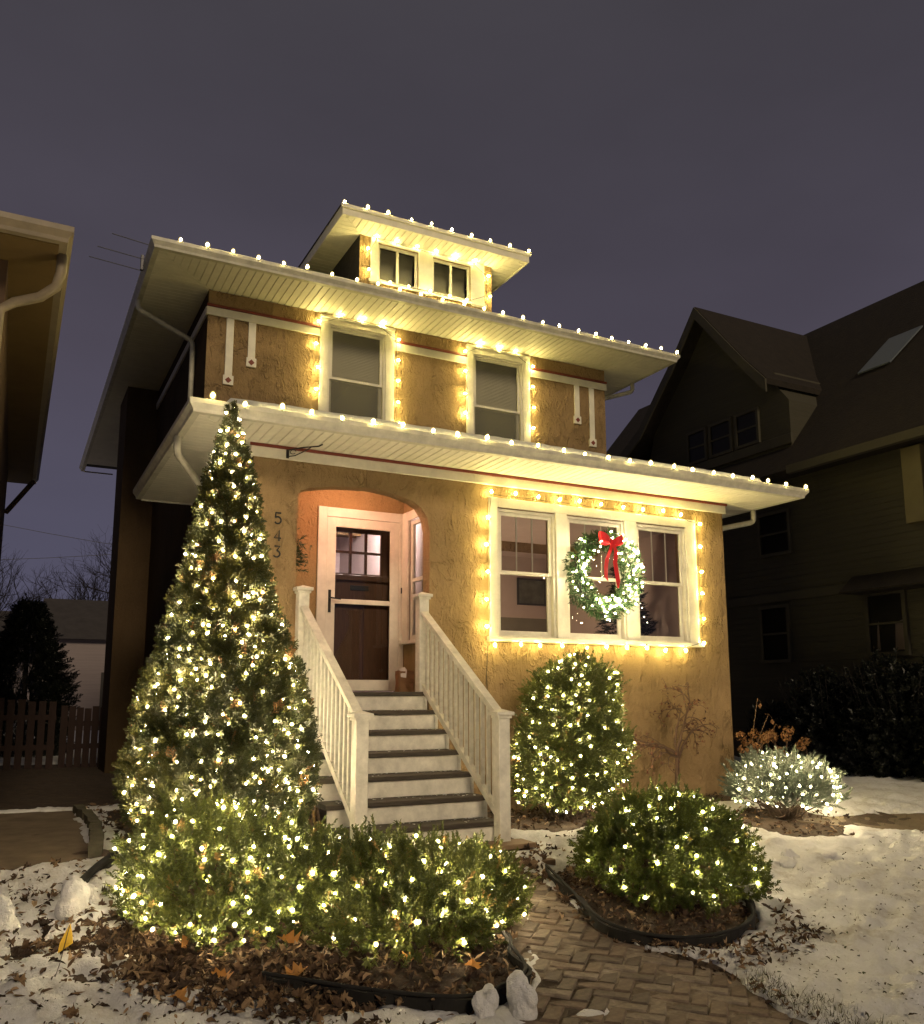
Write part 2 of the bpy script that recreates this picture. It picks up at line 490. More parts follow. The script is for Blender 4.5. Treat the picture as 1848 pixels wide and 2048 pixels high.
_k = RNG.normal(0, 1, (24, 3)); _ph = RNG.uniform(0, 6.28, 24)
def wob(P, freq, seed=0):
    """smooth pseudo-noise in about -1..1"""
    P = np.asarray(P, float); s = np.zeros(P.shape[:-1])
    for i in range(8):
        j = (i + seed * 5) % 24
        s = s + np.sin(P @ (_k[j] * freq) + _ph[j] + seed)
    return s / 4.0

def unit(n):
    v = RNG.normal(0, 1, (n, 3)); return v / np.linalg.norm(v, axis=1, keepdims=True)

def normz(v): return v / (np.linalg.norm(v, axis=-1, keepdims=True) + 1e-9)

# ------------------------------------------------------------------ ground, snow, path
def soil_np(x, y):
    return .03 - .09 * np.clip(-1.3 - y, 0, 4.2)
def soil(x, y): return float(soil_np(np.float64(x), np.float64(y)))

def sdf(px, py, poly):
    """signed distance, positive inside"""
    P = np.array(poly); n = len(P)
    d = np.full(px.shape, 1e9); ins = np.zeros(px.shape, bool)
    for i in range(n):
        a, b = P[i], P[(i + 1) % n]; ex, ey = b - a
        t = np.clip(((px - a[0]) * ex + (py - a[1]) * ey) / (ex * ex + ey * ey + 1e-12), 0, 1)
        d = np.minimum(d, np.hypot(px - a[0] - t * ex, py - a[1] - t * ey))
        c = ((a[1] > py) != (b[1] > py)) & (px < (b[0] - a[0]) * (py - a[1]) / (b[1] - a[1] + 1e-12) + a[0])
        ins ^= c
    return np.where(ins, d, -d)

BED_L = [(-1.15, -2.6), (-1.35, -3.1), (-1.2, -3.6), (-.85, -3.78), (-.52, -4.12), (-.19, -4.38), (.08, -4.5), (.36, -4.42), (.56, -4.30), (.62, -3.94), (1.15, -3.15), (1.3, -2.3), (.3, -1.6), (-.9, -1.2), (-1.1, -1.9)]
BED_R = [(1.74, -2.7), (1.42, -3.83), (1.54, -4.15), (1.88, -4.28), (2.39, -4.16), (2.8, -3.6), (3.1, -3.2), (3.3, -2.6), (2.6, -2.2)]
PATH = [(1.05, -2.0), (1.95, -2.1), (1.68, -2.75), (1.40, -3.83), (1.52, -4.2), (1.70, -4.6), (1.62, -5.2), (1.65, -6.2), (1.7, -8.2), (.3, -8.2), (.05, -6.0), (.12, -5.0), (.40, -4.5), (.64, -4.30), (.70, -3.9), (1.2, -3.1)]
FOUND = [(1.95, .2), (1.95, -1.15), (2.6, -1.45), (4.2, -1.35), (5.2, -.75), (6.35, -.55), (6.6, .2)]
SPRB = [(4.55, -1.5), (4.75, -2.35), (5.3, -2.55), (5.95, -1.95), (6.0, -1.3), (5.4, -1.1)]
SIDE_L = [(-1.25, -1.4), (-1.15, -.2), (-1.2, 2.2), (.1, 2.5), (.3, -1.5)]
HOUSE = [(-.05, 0), (6.4, 0), (6.55, 14), (-.05, 14)]
STEPS = [(.3, .1), (.3, -1.9), (2.0, -1.9), (2.0, .1)]
SLAB = [(-3.2, 2.45), (-1.33, 2.2), (-1.30, .4), (-1.40, -.9), (-1.62, -1.05), (-2.1, -1.2), (-3.2, -1.3)]
STRIP = [(5.3, -1.78), (5.95, -1.82), (6.9, -1.95), (8.5, -2.3), (8.5, -3.0), (6.6, -2.7), (5.9, -2.45)]
BACKL = [(-3.6, 2.5), (-.1, 2.4), (-.1, 9.5), (-3.6, 9.5)]
LEAFP = [(-1.75, -2.7), (-1.2, -2.5), (-1.1, -3.2), (-1.45, -3.2), (-1.8, -3.0)]

def axis(segs):
    out = []
    for a, b, st in segs:
        n = max(1, int(round((b - a) / st))); out += list(np.linspace(a, b, n, endpoint=False))
    return np.array(out + [segs[-1][1]])

gx = axis([(-300, -60, 40), (-60, -12, 6), (-12, -3.2, .4), (-3.2, 4.2, .034), (4.2, 7.4, .055), (7.4, 13, .2), (13, 60, 5), (60, 300, 40)])
gy = axis([(-60, -10, 5), (-10, -6.2, .3), (-6.2, -1.0, .034), (-1.0, 2.6, .07), (2.6, 12, .4), (12, 60, 5), (60, 400, 40)])
GX, GY = np.meshgrid(gx, gy)
P3 = np.stack([GX, GY, GX * 0], -1)
SZ = soil_np(GX, GY)
near = (np.abs(GX - 1.5) < 12) & (np.abs(GY + 1) < 12)

def grid_mesh(name, Z, keep, mat):
    ny, nx = Z.shape
    idx = np.arange(ny * nx).reshape(ny, nx)
    F = np.stack([idx[:-1, :-1], idx[:-1, 1:], idx[1:, 1:], idx[1:, :-1]], -1)
    k = keep[:-1, :-1] | keep[:-1, 1:] | keep[1:, 1:] | keep[1:, :-1]
    F = F[k]
    used = np.unique(F); remap = -np.ones(ny * nx, int); remap[used] = np.arange(len(used))
    V = np.stack([GX, GY, Z], -1).reshape(-1, 3)[used]
    return np_mesh(name, V, remap[F], mat, smooth=True)

pth = sdf(GX, GY, PATH)
soilZ = SZ + np.where(near, .012 * wob(P3, 5, 1) + .008 * wob(P3, 17, 2), 0) - .05 * np.clip(pth / .05, 0, 1)
bedh = np.maximum(sdf(GX, GY, BED_L), sdf(GX, GY, BED_R))
soilZ = soilZ + .035 * np.clip(bedh / .15, 0, 1)
ground = link('ground', grid_mesh('ground', soilZ, np.ones_like(GX, bool), M['soil']))
tag(ground, 'bare brown soil under the snow and leaves', kind='structure')

n_lo = wob(P3, 2.2, 3); n_mid = wob(P3, 6.5, 4); n_hi = wob(P3, 19, 1); n_vhi = wob(P3, 43, 2)
bare = np.full(GX.shape, -9.0)
for poly, w in ((BED_L, 0), (BED_R, .02), (FOUND, 0), (SPRB, 0), (SIDE_L, -.14), (HOUSE, .2), (STEPS, .1), (SLAB, -.05), (STRIP, 0), (BACKL, .05), (LEAFP, -.22)):
    bare = np.maximum(bare, sdf(GX, GY, poly) + w)
pathbare = pth + .02 - .16 * np.clip(n_lo + .3 * n_mid, 0, 1) - .35 * np.clip((GY + 3.0) * 1.2, 0, 1) - .16 * np.clip((1.05 - GX + .25 * (GY + 4.6)) * 1.6, 0, 1) * np.clip(.7 + n_mid, 0, 1.4) - .10 * np.clip(n_mid + n_hi - .35, 0, 1)
bare = np.maximum(bare, pathbare)
th = -(bare + .055 * n_mid + .03 * n_hi + .03 * n_lo)
# thin worn patches over the lawn at the left
worn = (.5 * n_lo + .35 * n_mid + .3 * n_hi)
leftw = np.clip((-.6 - GX) / .5, 0, 1) * np.clip((GY + 4.6) / 1.2, 0, 1)
worn2 = .55 * wob(P3, 3.4, 2) + .4 * wob(P3, 9, 1) + .35 * n_hi
frontw = np.clip((.9 - GX) / .5, 0, 1) * np.clip((-2.0 - GY) / .6, 0, 1)
th = th - .26 * leftw * np.clip(worn + .05, 0, 1) - .20 * frontw * np.clip(worn2 + .28, 0, 1) - .28 * np.clip(worn2 - .52, 0, 1) * np.clip((GX - 1.5), 0, 1)
snow_t = np.clip(th / .16, -1, 1)
snow_h = np.where(snow_t > 0, .048 * np.sqrt(np.clip(snow_t, 0, 1)), snow_t * .5)
lumps = (.014 * n_mid + .018 * n_hi + .012 * n_vhi + .022 * np.clip(n_hi * n_mid, 0, 1) + .006 * wob(P3, 80, 3)) * near
foot = -.032 * np.clip(wob(P3, 11, 5) - .45, 0, 1) * near
snowZ = soilZ + snow_h + np.clip(snow_t, 0, 1) * (lumps + foot)
prints = np.zeros_like(GX); fr = np.random.default_rng(3)
def trail(x, y, ang, n):
    global prints
    for i in range(n):
        a_ = ang + fr.normal(0, .12); sx = .09 * (1 if i % 2 else -1)
        cx_, cy_ = x - sx * math.sin(ang), y + sx * math.cos(ang)
        dx, dy = GX - cx_, GY - cy_; u_ = dx * math.cos(a_) + dy * math.sin(a_); v_ = -dx * math.sin(a_) + dy * math.cos(a_)
        q = (u_ / .135) ** 4 + (v_ / .055) ** 4
        prints = np.minimum(prints, -.038 * np.exp(-q) + .012 * np.exp(-((np.sqrt(np.sqrt(q)) - 1.25) / .25) ** 2) * 0)
        x += .36 * math.cos(ang); y += .36 * math.sin(ang); ang += fr.normal(0, .12)
for t_ in ((2.3, -5.5, .55, 12), (3.2, -4.4, .1, 12), (2.6, -4.9, 1.2, 6), (5.8, -4.6, 2.6, 9), (3.6, -5.4, .9, 10), (-2.2, -4.2, .3, 7), (-1.9, -3.2, -.9, 5), (-1.1, -4.9, .2, 6), (4.6, -3.2, .4, 8)): trail(*t_)
snowZ = snowZ + prints * np.clip(snow_t, 0, 1)
far_l = ~near
snowZ = np.where(far_l, SZ + .05, snowZ)
snow = link('snow', grid_mesh('snow', snowZ, snow_t > -.15, M['snow']))
tag(snow, 'trampled snow lying over the front lawn', kind='structure')
def snow_z(x, y):
    i = np.clip(np.searchsorted(gx, x), 0, len(gx) - 1); j = np.clip(np.searchsorted(gy, y), 0, len(gy) - 1)
    return np.maximum(snowZ[j, i], soilZ[j, i])

# brick path: herringbone at 45 degrees, each brick its own object
path = thing('brick_path', (1.1, -4.2, soil(1.1, -4.2)), None, None)
path['kind'] = 'structure'; path['label'] = 'worn brick front walk in herringbone pattern'
bw, bl = .098, .196
bm_ = MB(); g = .004
bm_.bbox(g, bl - g, g, bw - g, -.05, 0, .008)
brick_meshes = []
for tone in ((.150, .110, .080), (.180, .135, .098), (.125, .098, .075), (.205, .165, .125)):
    mt = plain('path_brick', tone, .9, .4, 16, .5, 110, .004)
    brick_meshes.append(bm_.mesh('brick', mt))
u_ax, v_ax = np.array([math.cos(R(45)), math.sin(R(45))]), np.array([-math.sin(R(45)), math.cos(R(45))])
PA = np.array(PATH); O = np.array([1.0, -4.5]); cand = []
for a in range(-60, 60):
    for b in range(-30, 30):
        for kind in (0, 1):
            cell = np.array([a + 2 * b, a - 2 * b], float) + (np.array([1., .5]) if kind == 0 else np.array([.5, 2.0]))
            p = O + (u_ax * cell[0] + v_ax * cell[1]) * bw
            if -8.3 < p[1] < -2.0 and -.2 < p[0] < 2.2: cand.append((p, kind, cell))
cp = np.array([c[0] for c in cand]); ins = sdf(cp[:, 0], cp[:, 1], PATH)
cand = [(c, s) for c, s in zip(cand, ins) if s > .015]
cand.sort(key=lambda c: (c[0][0][0] - cam.location.x) ** 2 + (c[0][0][1] - cam.location.y) ** 2)
vis = [c for c in cand if c[0][0][1] > -5.6]; hid = [c for c in cand if c[0][0][1] <= -5.6]
restb = MB()
for i, ((p, kind, cell), s) in enumerate(vis[:300] + vis[300:] + hid):
    corner = cell - (np.array([1., .5]) if kind == 0 else np.array([.5, 1.0]))
    ang = R(45) if kind == 0 else R(135)
    base = O + (u_ax * corner[0] + v_ax * corner[1]) * bw
    if kind == 1: base = base + u_ax * bw
    z = soil(*p) + random.uniform(-.004, .005)
    if i < 300 and i < len(vis):
        link('brick', random.choice(brick_meshes), path, (base[0], base[1], z), (random.gauss(0, .006), random.gauss(0, .006), ang + random.gauss(0, .012)))
    else:
        c, s_ = math.cos(ang), math.sin(ang)
        q = [(base[0] + c * x - s_ * y, base[1] + s_ * x + c * y, z) for x, y in ((g, g), (bl - g, g), (bl - g, bw - g), (g, bw - g))]
        restb.prism(q, (0, 0, -.04))
if restb.v:
    o = restb.build('far_bricks', M['brick'], path); o['kind'] = 'stuff'

pf = MB(); pf.poly([(x, y, soil(x, y) - .006) for x, y in PATH if y > -5.5] + [(.08, -5.5, soil(0, -5.5) - .006)])
jm, nt_, b_ = node_mat('joint_sand'); v_ = coords(nt_)
nt_.links.new(ramp(nt_, noise(nt_, v_, 5, 5, .7), [(.42, (.10, .07, .045)), (.62, (.30, .25, .19)), (.75, (.66, .63, .58))]), b_.inputs['Base Color']); b_.inputs['Roughness'].default_value = .95
bump(nt_, b_, noise(nt_, v_, 90, 4, .7), .8, .006)
o = link('path_sand', None) if False else pf.build('path_sand', jm); attach(o, path)
# concrete slab by the left house, its stone kerb, darker walk at the right
sl = MB(); sl.prism([(x, y, -.02) for x, y in SLAB], (0, 0, .065))
o = sl.build('concrete_walk', M['concrete']); tag(o, 'old brown concrete slab between the two houses', kind='structure')
jt = MB()
st = MB()
st.prism([(x, y, soil(x, y) - .03) for x, y in STRIP], (0, 0, .04))
o = st.build('garden_walk', M['concrete']); tag(o, 'dark bare walk crossing the snow at the right', kind='structure')
kerb = thing('stone_kerb', (-1.3, .4, .03), 'mossy stone kerb blocks along the concrete slab edge', 'kerb')
kp = [(-1.29, 2.0), (-1.245, 1.2), (-1.235, .45), (-1.29, -.25), (-1.36, -.95)]
for (ax, ay), (bx, by) in zip(kp[:-1], kp[1:]):
    me = bpy.data.meshes.new('kerb_block'); b = bmesh.new()
    L = math.hypot(bx - ax, by - ay); bmesh.ops.create_cube(b, size=1)
    bmesh.ops.scale(b, verts=b.verts, vec=(L * .97, .10, .16)); bmesh.ops.subdivide_edges(b, edges=b.edges, cuts=3, use_grid_fill=True)
    for v in b.verts:
        w = float(wob(np.array([v.co.x + ax * 3, v.co.y + ay * 3, v.co.z]), 9, 2)); v.co += Vector((w * .006, w * .014, w * .014))
    b.to_mesh(me); b.free(); me.materials.append(M['stone'])
    link('kerb_block', me, kerb, ((ax + bx) / 2, (ay + by) / 2, .05), (0, 0, math.atan2(by - ay, bx - ax)))
# ------------------------------------------------------------------ the house
house = thing('house', (3.2, 0, 0), 'tan stucco two-storey house with dormer, outlined in warm lights', 'house')

def wall_holes(mb, x0, x1, z0, z1, y, thick, holes, back=True):
    """vertical wall facing -Y at y, rectangular holes [(xa,xb,za,zb)], with reveals"""
    xs = sorted({x0, x1, *[h[0] for h in holes], *[h[1] for h in holes]})
    zs = sorted({z0, z1, *[h[2] for h in holes], *[h[3] for h in holes]})
    def inh(x, z): return any(h[0] < x < h[1] and h[2] < z < h[3] for h in holes)
    for xa, xb in zip(xs[:-1], xs[1:]):
        for za, zb in zip(zs[:-1], zs[1:]):
            if inh((xa + xb) / 2, (za + zb) / 2): continue
            mb.poly([(xa, y, za), (xb, y, za), (xb, y, zb), (xa, y, zb)])
            if back: mb.poly([(xa, y + thick, za), (xa, y + thick, zb), (xb, y + thick, zb), (xb, y + thick, za)])
    for xa, xb, za, zb in holes:
        mb.poly([(xa, y, za), (xa, y + thick, za), (xa, y + thick, zb), (xa, y, zb)][::-1])
        mb.poly([(xb, y, za), (xb, y + thick, za), (xb, y + thick, zb), (xb, y, zb)])
        mb.poly([(xa, y, zb), (xb, y, zb), (xb, y + thick, zb), (xa, y + thick, zb)])
        if za > z0: mb.poly([(xa, y, za), (xa, y + thick, za), (xb, y + thick, za), (xb, y, za)])
    return mb

PW = 6.342      # porch right corner
UW0, UW1, UY = -.03, 6.511, 2.73
ARCH = [(.475, 3.10), (.478, 3.34), (.50, 3.40), (.60, 3.44), (.878, 3.487), (1.27, 3.512), (1.556, 3.48), (1.776, 3.419), (1.875, 3.36), (1.95, 3.252), (1.985, 3.10)]
mb = MB()
wall_holes(mb, 0, PW, -.15, 3.72, 0, .18, [(.475, 1.985, -.15, 3.53), (2.84, 3.635, 1.94, 3.44), (3.80, 4.665, 1.94, 3.44), (4.855, 5.665, 1.94, 3.44)])
for (xa, za), (xb, zb) in zip(ARCH[:-1], ARCH[1:]):
    mb.poly([(xa, 0, za), (xb, 0, zb), (xb, 0, 3.53), (xa, 0, 3.53)])
    mb.poly([(xa, .18, 3.53), (xb, .18, 3.53), (xb, .18, zb), (xa, .18, za)])
    mb.poly([(xa, 0, za), (xa, .18, za), (xb, .18, zb), (xb, 0, zb)])
mb.build('porch_wall', M['stucco'], house)
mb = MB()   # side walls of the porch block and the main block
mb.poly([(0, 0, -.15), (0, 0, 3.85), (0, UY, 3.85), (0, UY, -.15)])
mb.build('porch_side_wall', M['stucco_shaded'], house); mb = MB()
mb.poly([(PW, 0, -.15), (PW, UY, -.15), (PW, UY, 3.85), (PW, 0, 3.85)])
mb.build('porch_side_wall', M['stucco_shaded'], house)
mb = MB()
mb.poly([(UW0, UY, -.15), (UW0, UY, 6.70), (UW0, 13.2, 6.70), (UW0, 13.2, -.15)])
mb.build('side_wall', M['stucco_shaded'], house); mb = MB()
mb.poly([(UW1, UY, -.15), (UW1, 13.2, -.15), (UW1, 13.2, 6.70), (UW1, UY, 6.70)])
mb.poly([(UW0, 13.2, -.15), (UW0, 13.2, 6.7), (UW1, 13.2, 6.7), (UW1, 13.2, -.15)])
mb.build('side_wall', M['stucco_shaded'], house)
mb = MB()
UWIN = [(1.654, 2.530, 5.12, 6.545), (3.988, 4.880, 5.12, 6.53)]
wall_holes(mb, UW0, UW1, 3.5, 6.70, UY, .18, [(a, b, c, d) for a, b, c, d in UWIN])
mb.build('upper_wall', M['stucco'], house)
mb = MB()   # floor between storeys / dark lining so no light leaks
mb.box(.2, 6.3, UY + .19, 9, 4.0, 4.02); mb.box(.2, 6.3, 8.9, 9, 4.02, 6.6)
mb.box(.2, .22, UY + .2, 8.9, 4.02, 6.6); mb.box(6.28, 6.3, UY + .2, 8.9, 4.02, 6.6); mb.box(2.85, 3.6, UY + .2, UY + 5, 4.02, 6.6)
mb.box(-.02, 6.5, UY + .18, 13.1, 6.60, 6.64)
mb.build('upstairs_room', M['room_dark'], house)
ch = MB(); ch.box(-.55, -.031, 7.15, 8.3, -.1, 6.69)
ch.build('chimney', M['stucco_shaded'], house)

# trim: frieze, red moulding, band, drop strips with diamonds
for xa, xb in ((-.035, 2.528), (2.531, PW + .035)):
    mb = MB(); mb.bbox(xa, xb, -.035, -.001, 3.705, 3.828, .004); mb.build('frieze_board', M['white'], house)
mb = MB(); mb.bbox(-.035, -.002, .0, UY - .01, 3.705, 3.828, .004); mb.build('frieze_board', M['white'], house)
mb = MB(); mb.bbox(-.05, PW + .05, -.055, -.0365, 3.806, 3.838, .004); mb.build('red_moulding', M['red'], house)
for xa, xb in ((UW0 - .02, 1.528), (2.668, 3.875), (5.016, UW1 + .02)):
    mb = MB(); mb.bbox(xa, xb, UY - .03, UY - .001, 6.342, 6.455, .004); mb.build('band_board', M['white'], house)
    mb = MB(); mb.bbox(xa, xb, UY - .045, UY - .002, 6.457, 6.492, .004); mb.build('red_moulding', M['red'], house)
mb = MB(); mb.bbox(UW0 - .03, UW0 - .001, UY, 13, 6.342, 6.455, .004); mb.build('band_board', M['white'], house)
for xc, zb in ((.268, 5.40), (.567, 5.70), (5.93, 5.68), (6.225, 5.33)):
    mb = MB(); mb.bbox(xc - .05, xc + .05, UY - .022, UY - .001, zb + .13, 6.341, .004)
    s = mb.build('drop_strip', M['white'], house)
    mb = MB(); mb.bbox(xc - .068, xc + .068, UY - .03, UY - .0015, zb, zb + .13, .004); mb.build('drop_block', M['white'], s)
    mb = MB(); h = .042
    mb.prism([(xc - h, UY - .03, zb + .063), (xc, UY - .03, zb + .063 - h), (xc + h, UY - .03, zb + .063), (xc, UY - .03, zb + .063 + h)][::-1], (0, -.008, 0))
    mb.build('diamond_tile', M['red'], s)

# roofs, soffits, gutters
def hip_roof(name, x0, x1, y0, y1, z, tan, top=None, thick=.05):
    mb = MB(); d = (x1 - x0) / 2
    a, b, c, e = (x0, y0, z), (x1, y0, z), (x1, y1, z), (x0, y1, z)
    xm = (x0 + x1) / 2; h = z + d * tan
    p, q = (xm, y0 + d, h), (xm, y1 - d, h)
    mb.add([a, b, c, e, p, q], [(0, 1, 4), (1, 2, 5, 4), (2, 3, 5), (3, 0, 4, 5), (3, 2, 1, 0)])
    return mb.build(name, M['shingle'], house)
UE = dict(x0=-.80, x1=7.286, y0=1.92, y1=13.95)
hip_roof('main_roof', -.80, 7.286, 1.92, 13.95, 6.83, .53)
mb = MB()   # porch roof against the main wall
e0, e1, f0, T = -.69, 6.995, -.72, .36
b0 = 3.23
def pz(d): return 3.955 + d * T
mb.add([(e0, f0, 3.955), (e1, f0, 3.955), (e1, b0, 3.955), (e0, b0, 3.955), (e0 + 3.45, UY, pz(3.45)), (e1 - 3.45, UY, pz(3.45)),
        (e1, UY, 3.955), (e0, UY, 3.955), (UW0, UY, pz(UW0 - e0)), (UW1, UY, pz(e1 - UW1)), (UW0, b0, pz(UW0 - e0)), (UW1, b0, pz(e1 - UW1))],
       [(0, 1, 5, 4), (0, 4, 8, 7), (1, 6, 9, 5), (7, 8, 10, 3), (6, 2, 11, 9), (0, 7, 6, 1)])
mb.build('porch_roof', M['shingle'], house)

def soffit(name, x0, x1, yf, yw, xl, xr, z, pitch=.1):
    """front soffit: separate boards running from fascia to wall, mitred at the corners"""
    mb = MB(); mb.box(x0, x1, yf, yw, z + .014, z + .022)
    s = mb.build(name, M['soffit'], house)
    n = int(round((x1 - x0) / pitch)); w = (x1 - x0) / n
    full = None
    for i in range(n):
        a, b = x0 + i * w + .004, x0 + (i + 1) * w - .004
        def ye(x):
            t = yw
            if x < xl: t = min(t, yf + (x - x0) / (xl - x0) * (yw - yf))
            if x > xr: t = min(t, yf + (x1 - x) / (x1 - xr) * (yw - yf))
            return t
        if ye(a) >= yw - 1e-6 and ye(b) >= yw - 1e-6:
            if full is None:
                fb = MB(); fb.bbox(0, w - .008, yf, yw - .001, 0, .0135, .003); full = fb.mesh('soffit_board', M['soffit'])
            link('soffit_board', full, s, (a, 0, z + random.uniform(0, .001)))
        else:
            fb = MB(); fb.prism([(a, yf, z), (b, yf, z), (b, max(yf + .002, ye(b) - .004), z), (a, max(yf + .002, ye(a) - .004), z)][::-1], (0, 0, .0135))
            fb.build('soffit_board', M['soffit'], s)
    return s
def side_soffit(name, x0, x1, y0, y1, z, wx, xin_front):
    """side soffit: narrow boards across the overhang, joined (far too many to pick apart)"""
    mb = MB(); mb.box(min(x0, x1), max(x0, x1), y0, y1, z + .014, z + .022)
    n = int((y1 - y0) / .1)
    for i in range(n):
        a, b = y0 + i * .1 + .004, y0 + (i + 1) * .1 - .004
        mb.box(min(x0, x1), max(x0, x1), a, b, z, z + .0135)
    o = mb.build(name, M['soffit'], house); o['kind'] = 'stuff'
    return o
soffit('main_soffit', -.79, 7.276, 1.93, UY, UW0, UW1, 6.697)
soffit('porch_soffit', -.68, 6.985, -.71, 0, 0, PW, 3.84)
def corner_soffit(x0, xw, yf, yw, y1, z, nm):
    mb = MB()
    # triangle beside the mitre, then boards running back
    n = int((yw - yf) / .1) + 1
    for i in range(n):
        a, b = yf + i * .1 + .004, min(yw, yf + (i + 1) * .1 - .004)
        def xe(y): return x0 + (y - yf) / (yw - yf) * (xw - x0)
        q = [(x0, a, z), (xe(a), a, z), (xe(b), b, z), (x0, b, z)]
        mb.prism(q if xw < x0 else q[::-1], (0, 0, .0135))
    n = int((y1 - yw) / .1)
    for i in range(n):
        a, b = yw + i * .1 + .004, yw + (i + 1) * .1 - .004
        mb.box(min(x0, xw), max(x0, xw), a, b, z, z + .0135)
    mb.box(min(x0, xw), max(x0, xw), yw, y1, z + .0145, z + .022)
    o = mb.build(nm, M['soffit'], house); o['kind'] = 'stuff'
corner_soffit(-.79, UW0, 1.93, UY, 13.2, 6.697, 'side_soffit')
corner_soffit(7.276, UW1, 1.93, UY, 13.2, 6.697, 'side_soffit')
corner_soffit(-.68, 0, -.71, 0, 3.22, 3.84, 'side_soffit')
corner_soffit(6.985, PW, -.71, 0, 3.22, 3.84, 'side_soffit')

def gutter_run(p0, p1, out, z0, z1, name='gutter'):
    """K-style gutter extruded from p0 to p1 (xy), 'out' = outward xy unit, mitred 45 deg at both ends where flagged"""
    prof = [(0, 0), (.065, 0), (.072, .03), (.092, .055), (.108, .075), (.108, .118), (.100, .122), (.094, .112), (.094, .08), (.06, .02), (.012, .02), (.012, .11), (0, .11)]
    k = (z1 - z0) / .122
    d = (Vector((*p1, 0)) - Vector((*p0, 0))).normalized()
    vs = []
    for (p, s, mit) in ((p0, -1, p0[2] if len(p0) > 2 else 1), (p1, 1, p1[2] if len(p1) > 2 else 1)):
        for o_, h in prof:
            vs.append((p[0] + out[0] * o_ + d.x * s * o_ * mit, p[1] + out[1] * o_ + d.y * s * o_ * mit, z0 + h * k))
    n = len(prof)
    mb = MB(); mb.add(vs, [tuple(range(n)), tuple(range(2 * n - 1, n - 1, -1))] + [(i, i + n, (i + 1) % n + n, (i + 1) % n) for i in range(n)])
    return mb.build(name, M['gutter'], house)
def Vec2(p): return p
class _P(tuple): pass
def gut(x0, y0, x1, y1, out, z0, z1, m0=1, m1=1):
    prof = [(0, 0), (.065, 0), (.072, .03), (.092, .055), (.108, .075), (.108, .118), (.100, .122), (.094, .112), (.094, .08), (.06, .02), (.012, .02), (.012, .11), (0, .11)]
    k = (z1 - z0) / .122
    d = Vector((x1 - x0, y1 - y0, 0)).normalized(); vs = []
    for (px, py, s, m) in ((x0, y0, -1, m0), (x1, y1, 1, m1)):
        for o_, h in prof: vs.append((px + out[0] * o_ + d.x * s * o_ * m, py + out[1] * o_ + d.y * s * o_ * m, z0 + h * k))
    n = len(prof)
    mb = MB(); mb.add(vs, [tuple(range(n)), tuple(range(2 * n - 1, n - 1, -1))] + [(i, i + n, (i + 1) % n + n, (i + 1) % n) for i in range(n)])
    mb.build('gutter', M['gutter'], house)
def fascia(x0, x1, y0, y1, z0, z1):
    mb = MB(); mb.box(x0, x1, y0, y1, z0, z1); mb.build('fascia_board', M['white'], house)
for (x0, x1, yf, yb, z) in ((-.79, 7.276, 1.93, 13.95, 6.69), (-.68, 6.985, -.71, 3.23, 3.832)):
    gut(x0, yf, x1, yf, (0, -1), z + .005, z + .127)
    gut(x0, yb, x0, yf, (-1, 0), z + .005, z + .127, 0, 1)
    gut(x1, yf, x1, yb, (1, 0), z + .005, z + .127, 1, 0)
    fascia(x0 + .001, x1 - .001, yf + .001, yf + .02, z + .024, z + .135)
    fascia(x0 + .001, x0 + .02, yf + .021, yb, z + .03, z + .135)
    fascia(x1 - .02, x1 - .001, yf + .021, yb, z + .03, z + .135)
    mb = MB()   # closing board at the rear end of the overhang
    mb.box(x0, x0 + .66, yb - .02, yb - .001, z - .01, z + .02); mb.build('eave_return', M['white'], house); mb = MB(); mb.box(x1 - .6, x1, yb - .02, yb - .001, z - .01, z + .02); mb.build('eave_return', M['white'], house)

# dormer
D0, D1, DY = 2.112, 4.354, 2.753
mb = MB()
DW = [(2.403, 3.065, 7.40, 7.995), (3.304, 3.97, 7.40, 7.985)]
wall_holes(mb, D0, D1, 7.15, 8.075, DY, .12, DW)
mb.build('dormer_wall', M['stucco'], house)
mb = MB()
mb.poly([(D0, DY, 7.1), (D0, DY, 8.075), (D0, 4.9, 8.075), (D0, 4.9, 7.1)]); mb.build('dormer_cheek', M['shingle'], house); mb = MB(); mb.poly([(D1, DY, 7.1), (D1, 4.9, 7.1), (D1, 4.9, 8.075), (D1, DY, 8.075)])
mb.build('dormer_cheek', M['shingle'], house)
mb = MB(); mb.box(D0 + .1, D1 - .1, DY + .7, DY + .75, 7.0, 8.0); mb.build('dormer_room', M['room_dark'], house)
soffit('dormer_soffit', 1.70, 4.757, 2.31, DY, D0, D1, 8.062)
corner_soffit(1.70, D0, 2.31, DY, 4.6, 8.062, 'side_soffit'); corner_soffit(4.757, D1, 2.31, DY, 4.6, 8.062, 'side_soffit')
mb = MB()
mb.bbox(1.68, 4.777, 2.29, 2.309, 8.035, 8.15, .004); mb.bbox(1.655, 4.802, 2.262, 2.2895, 8.135, 8.195, .008); mb.build('fascia_board', M['white'], house)
for xa, xb in ((1.68, 1.699), (4.758, 4.777)):
    mb = MB(); mb.box(xa, xb, 2.31, 4.6, 8.035, 8.19); mb.build('fascia_board', M['white'], house)
mb = MB(); a = .42
mb.add([(1.66, 2.27, 8.196), (4.797, 2.27, 8.196), (4.797, 5.2, 8.196), (1.66, 5.2, 8.196), (3.228, 3.84, 8.196 + 1.57 * a), (3.228, 5.2, 8.196 + 1.57 * a)],
       [(0, 1, 4), (1, 2, 5, 4), (3, 0, 4, 5), (0, 3, 2, 1)])
mb.build('dormer_roof', M['shingle'], house)

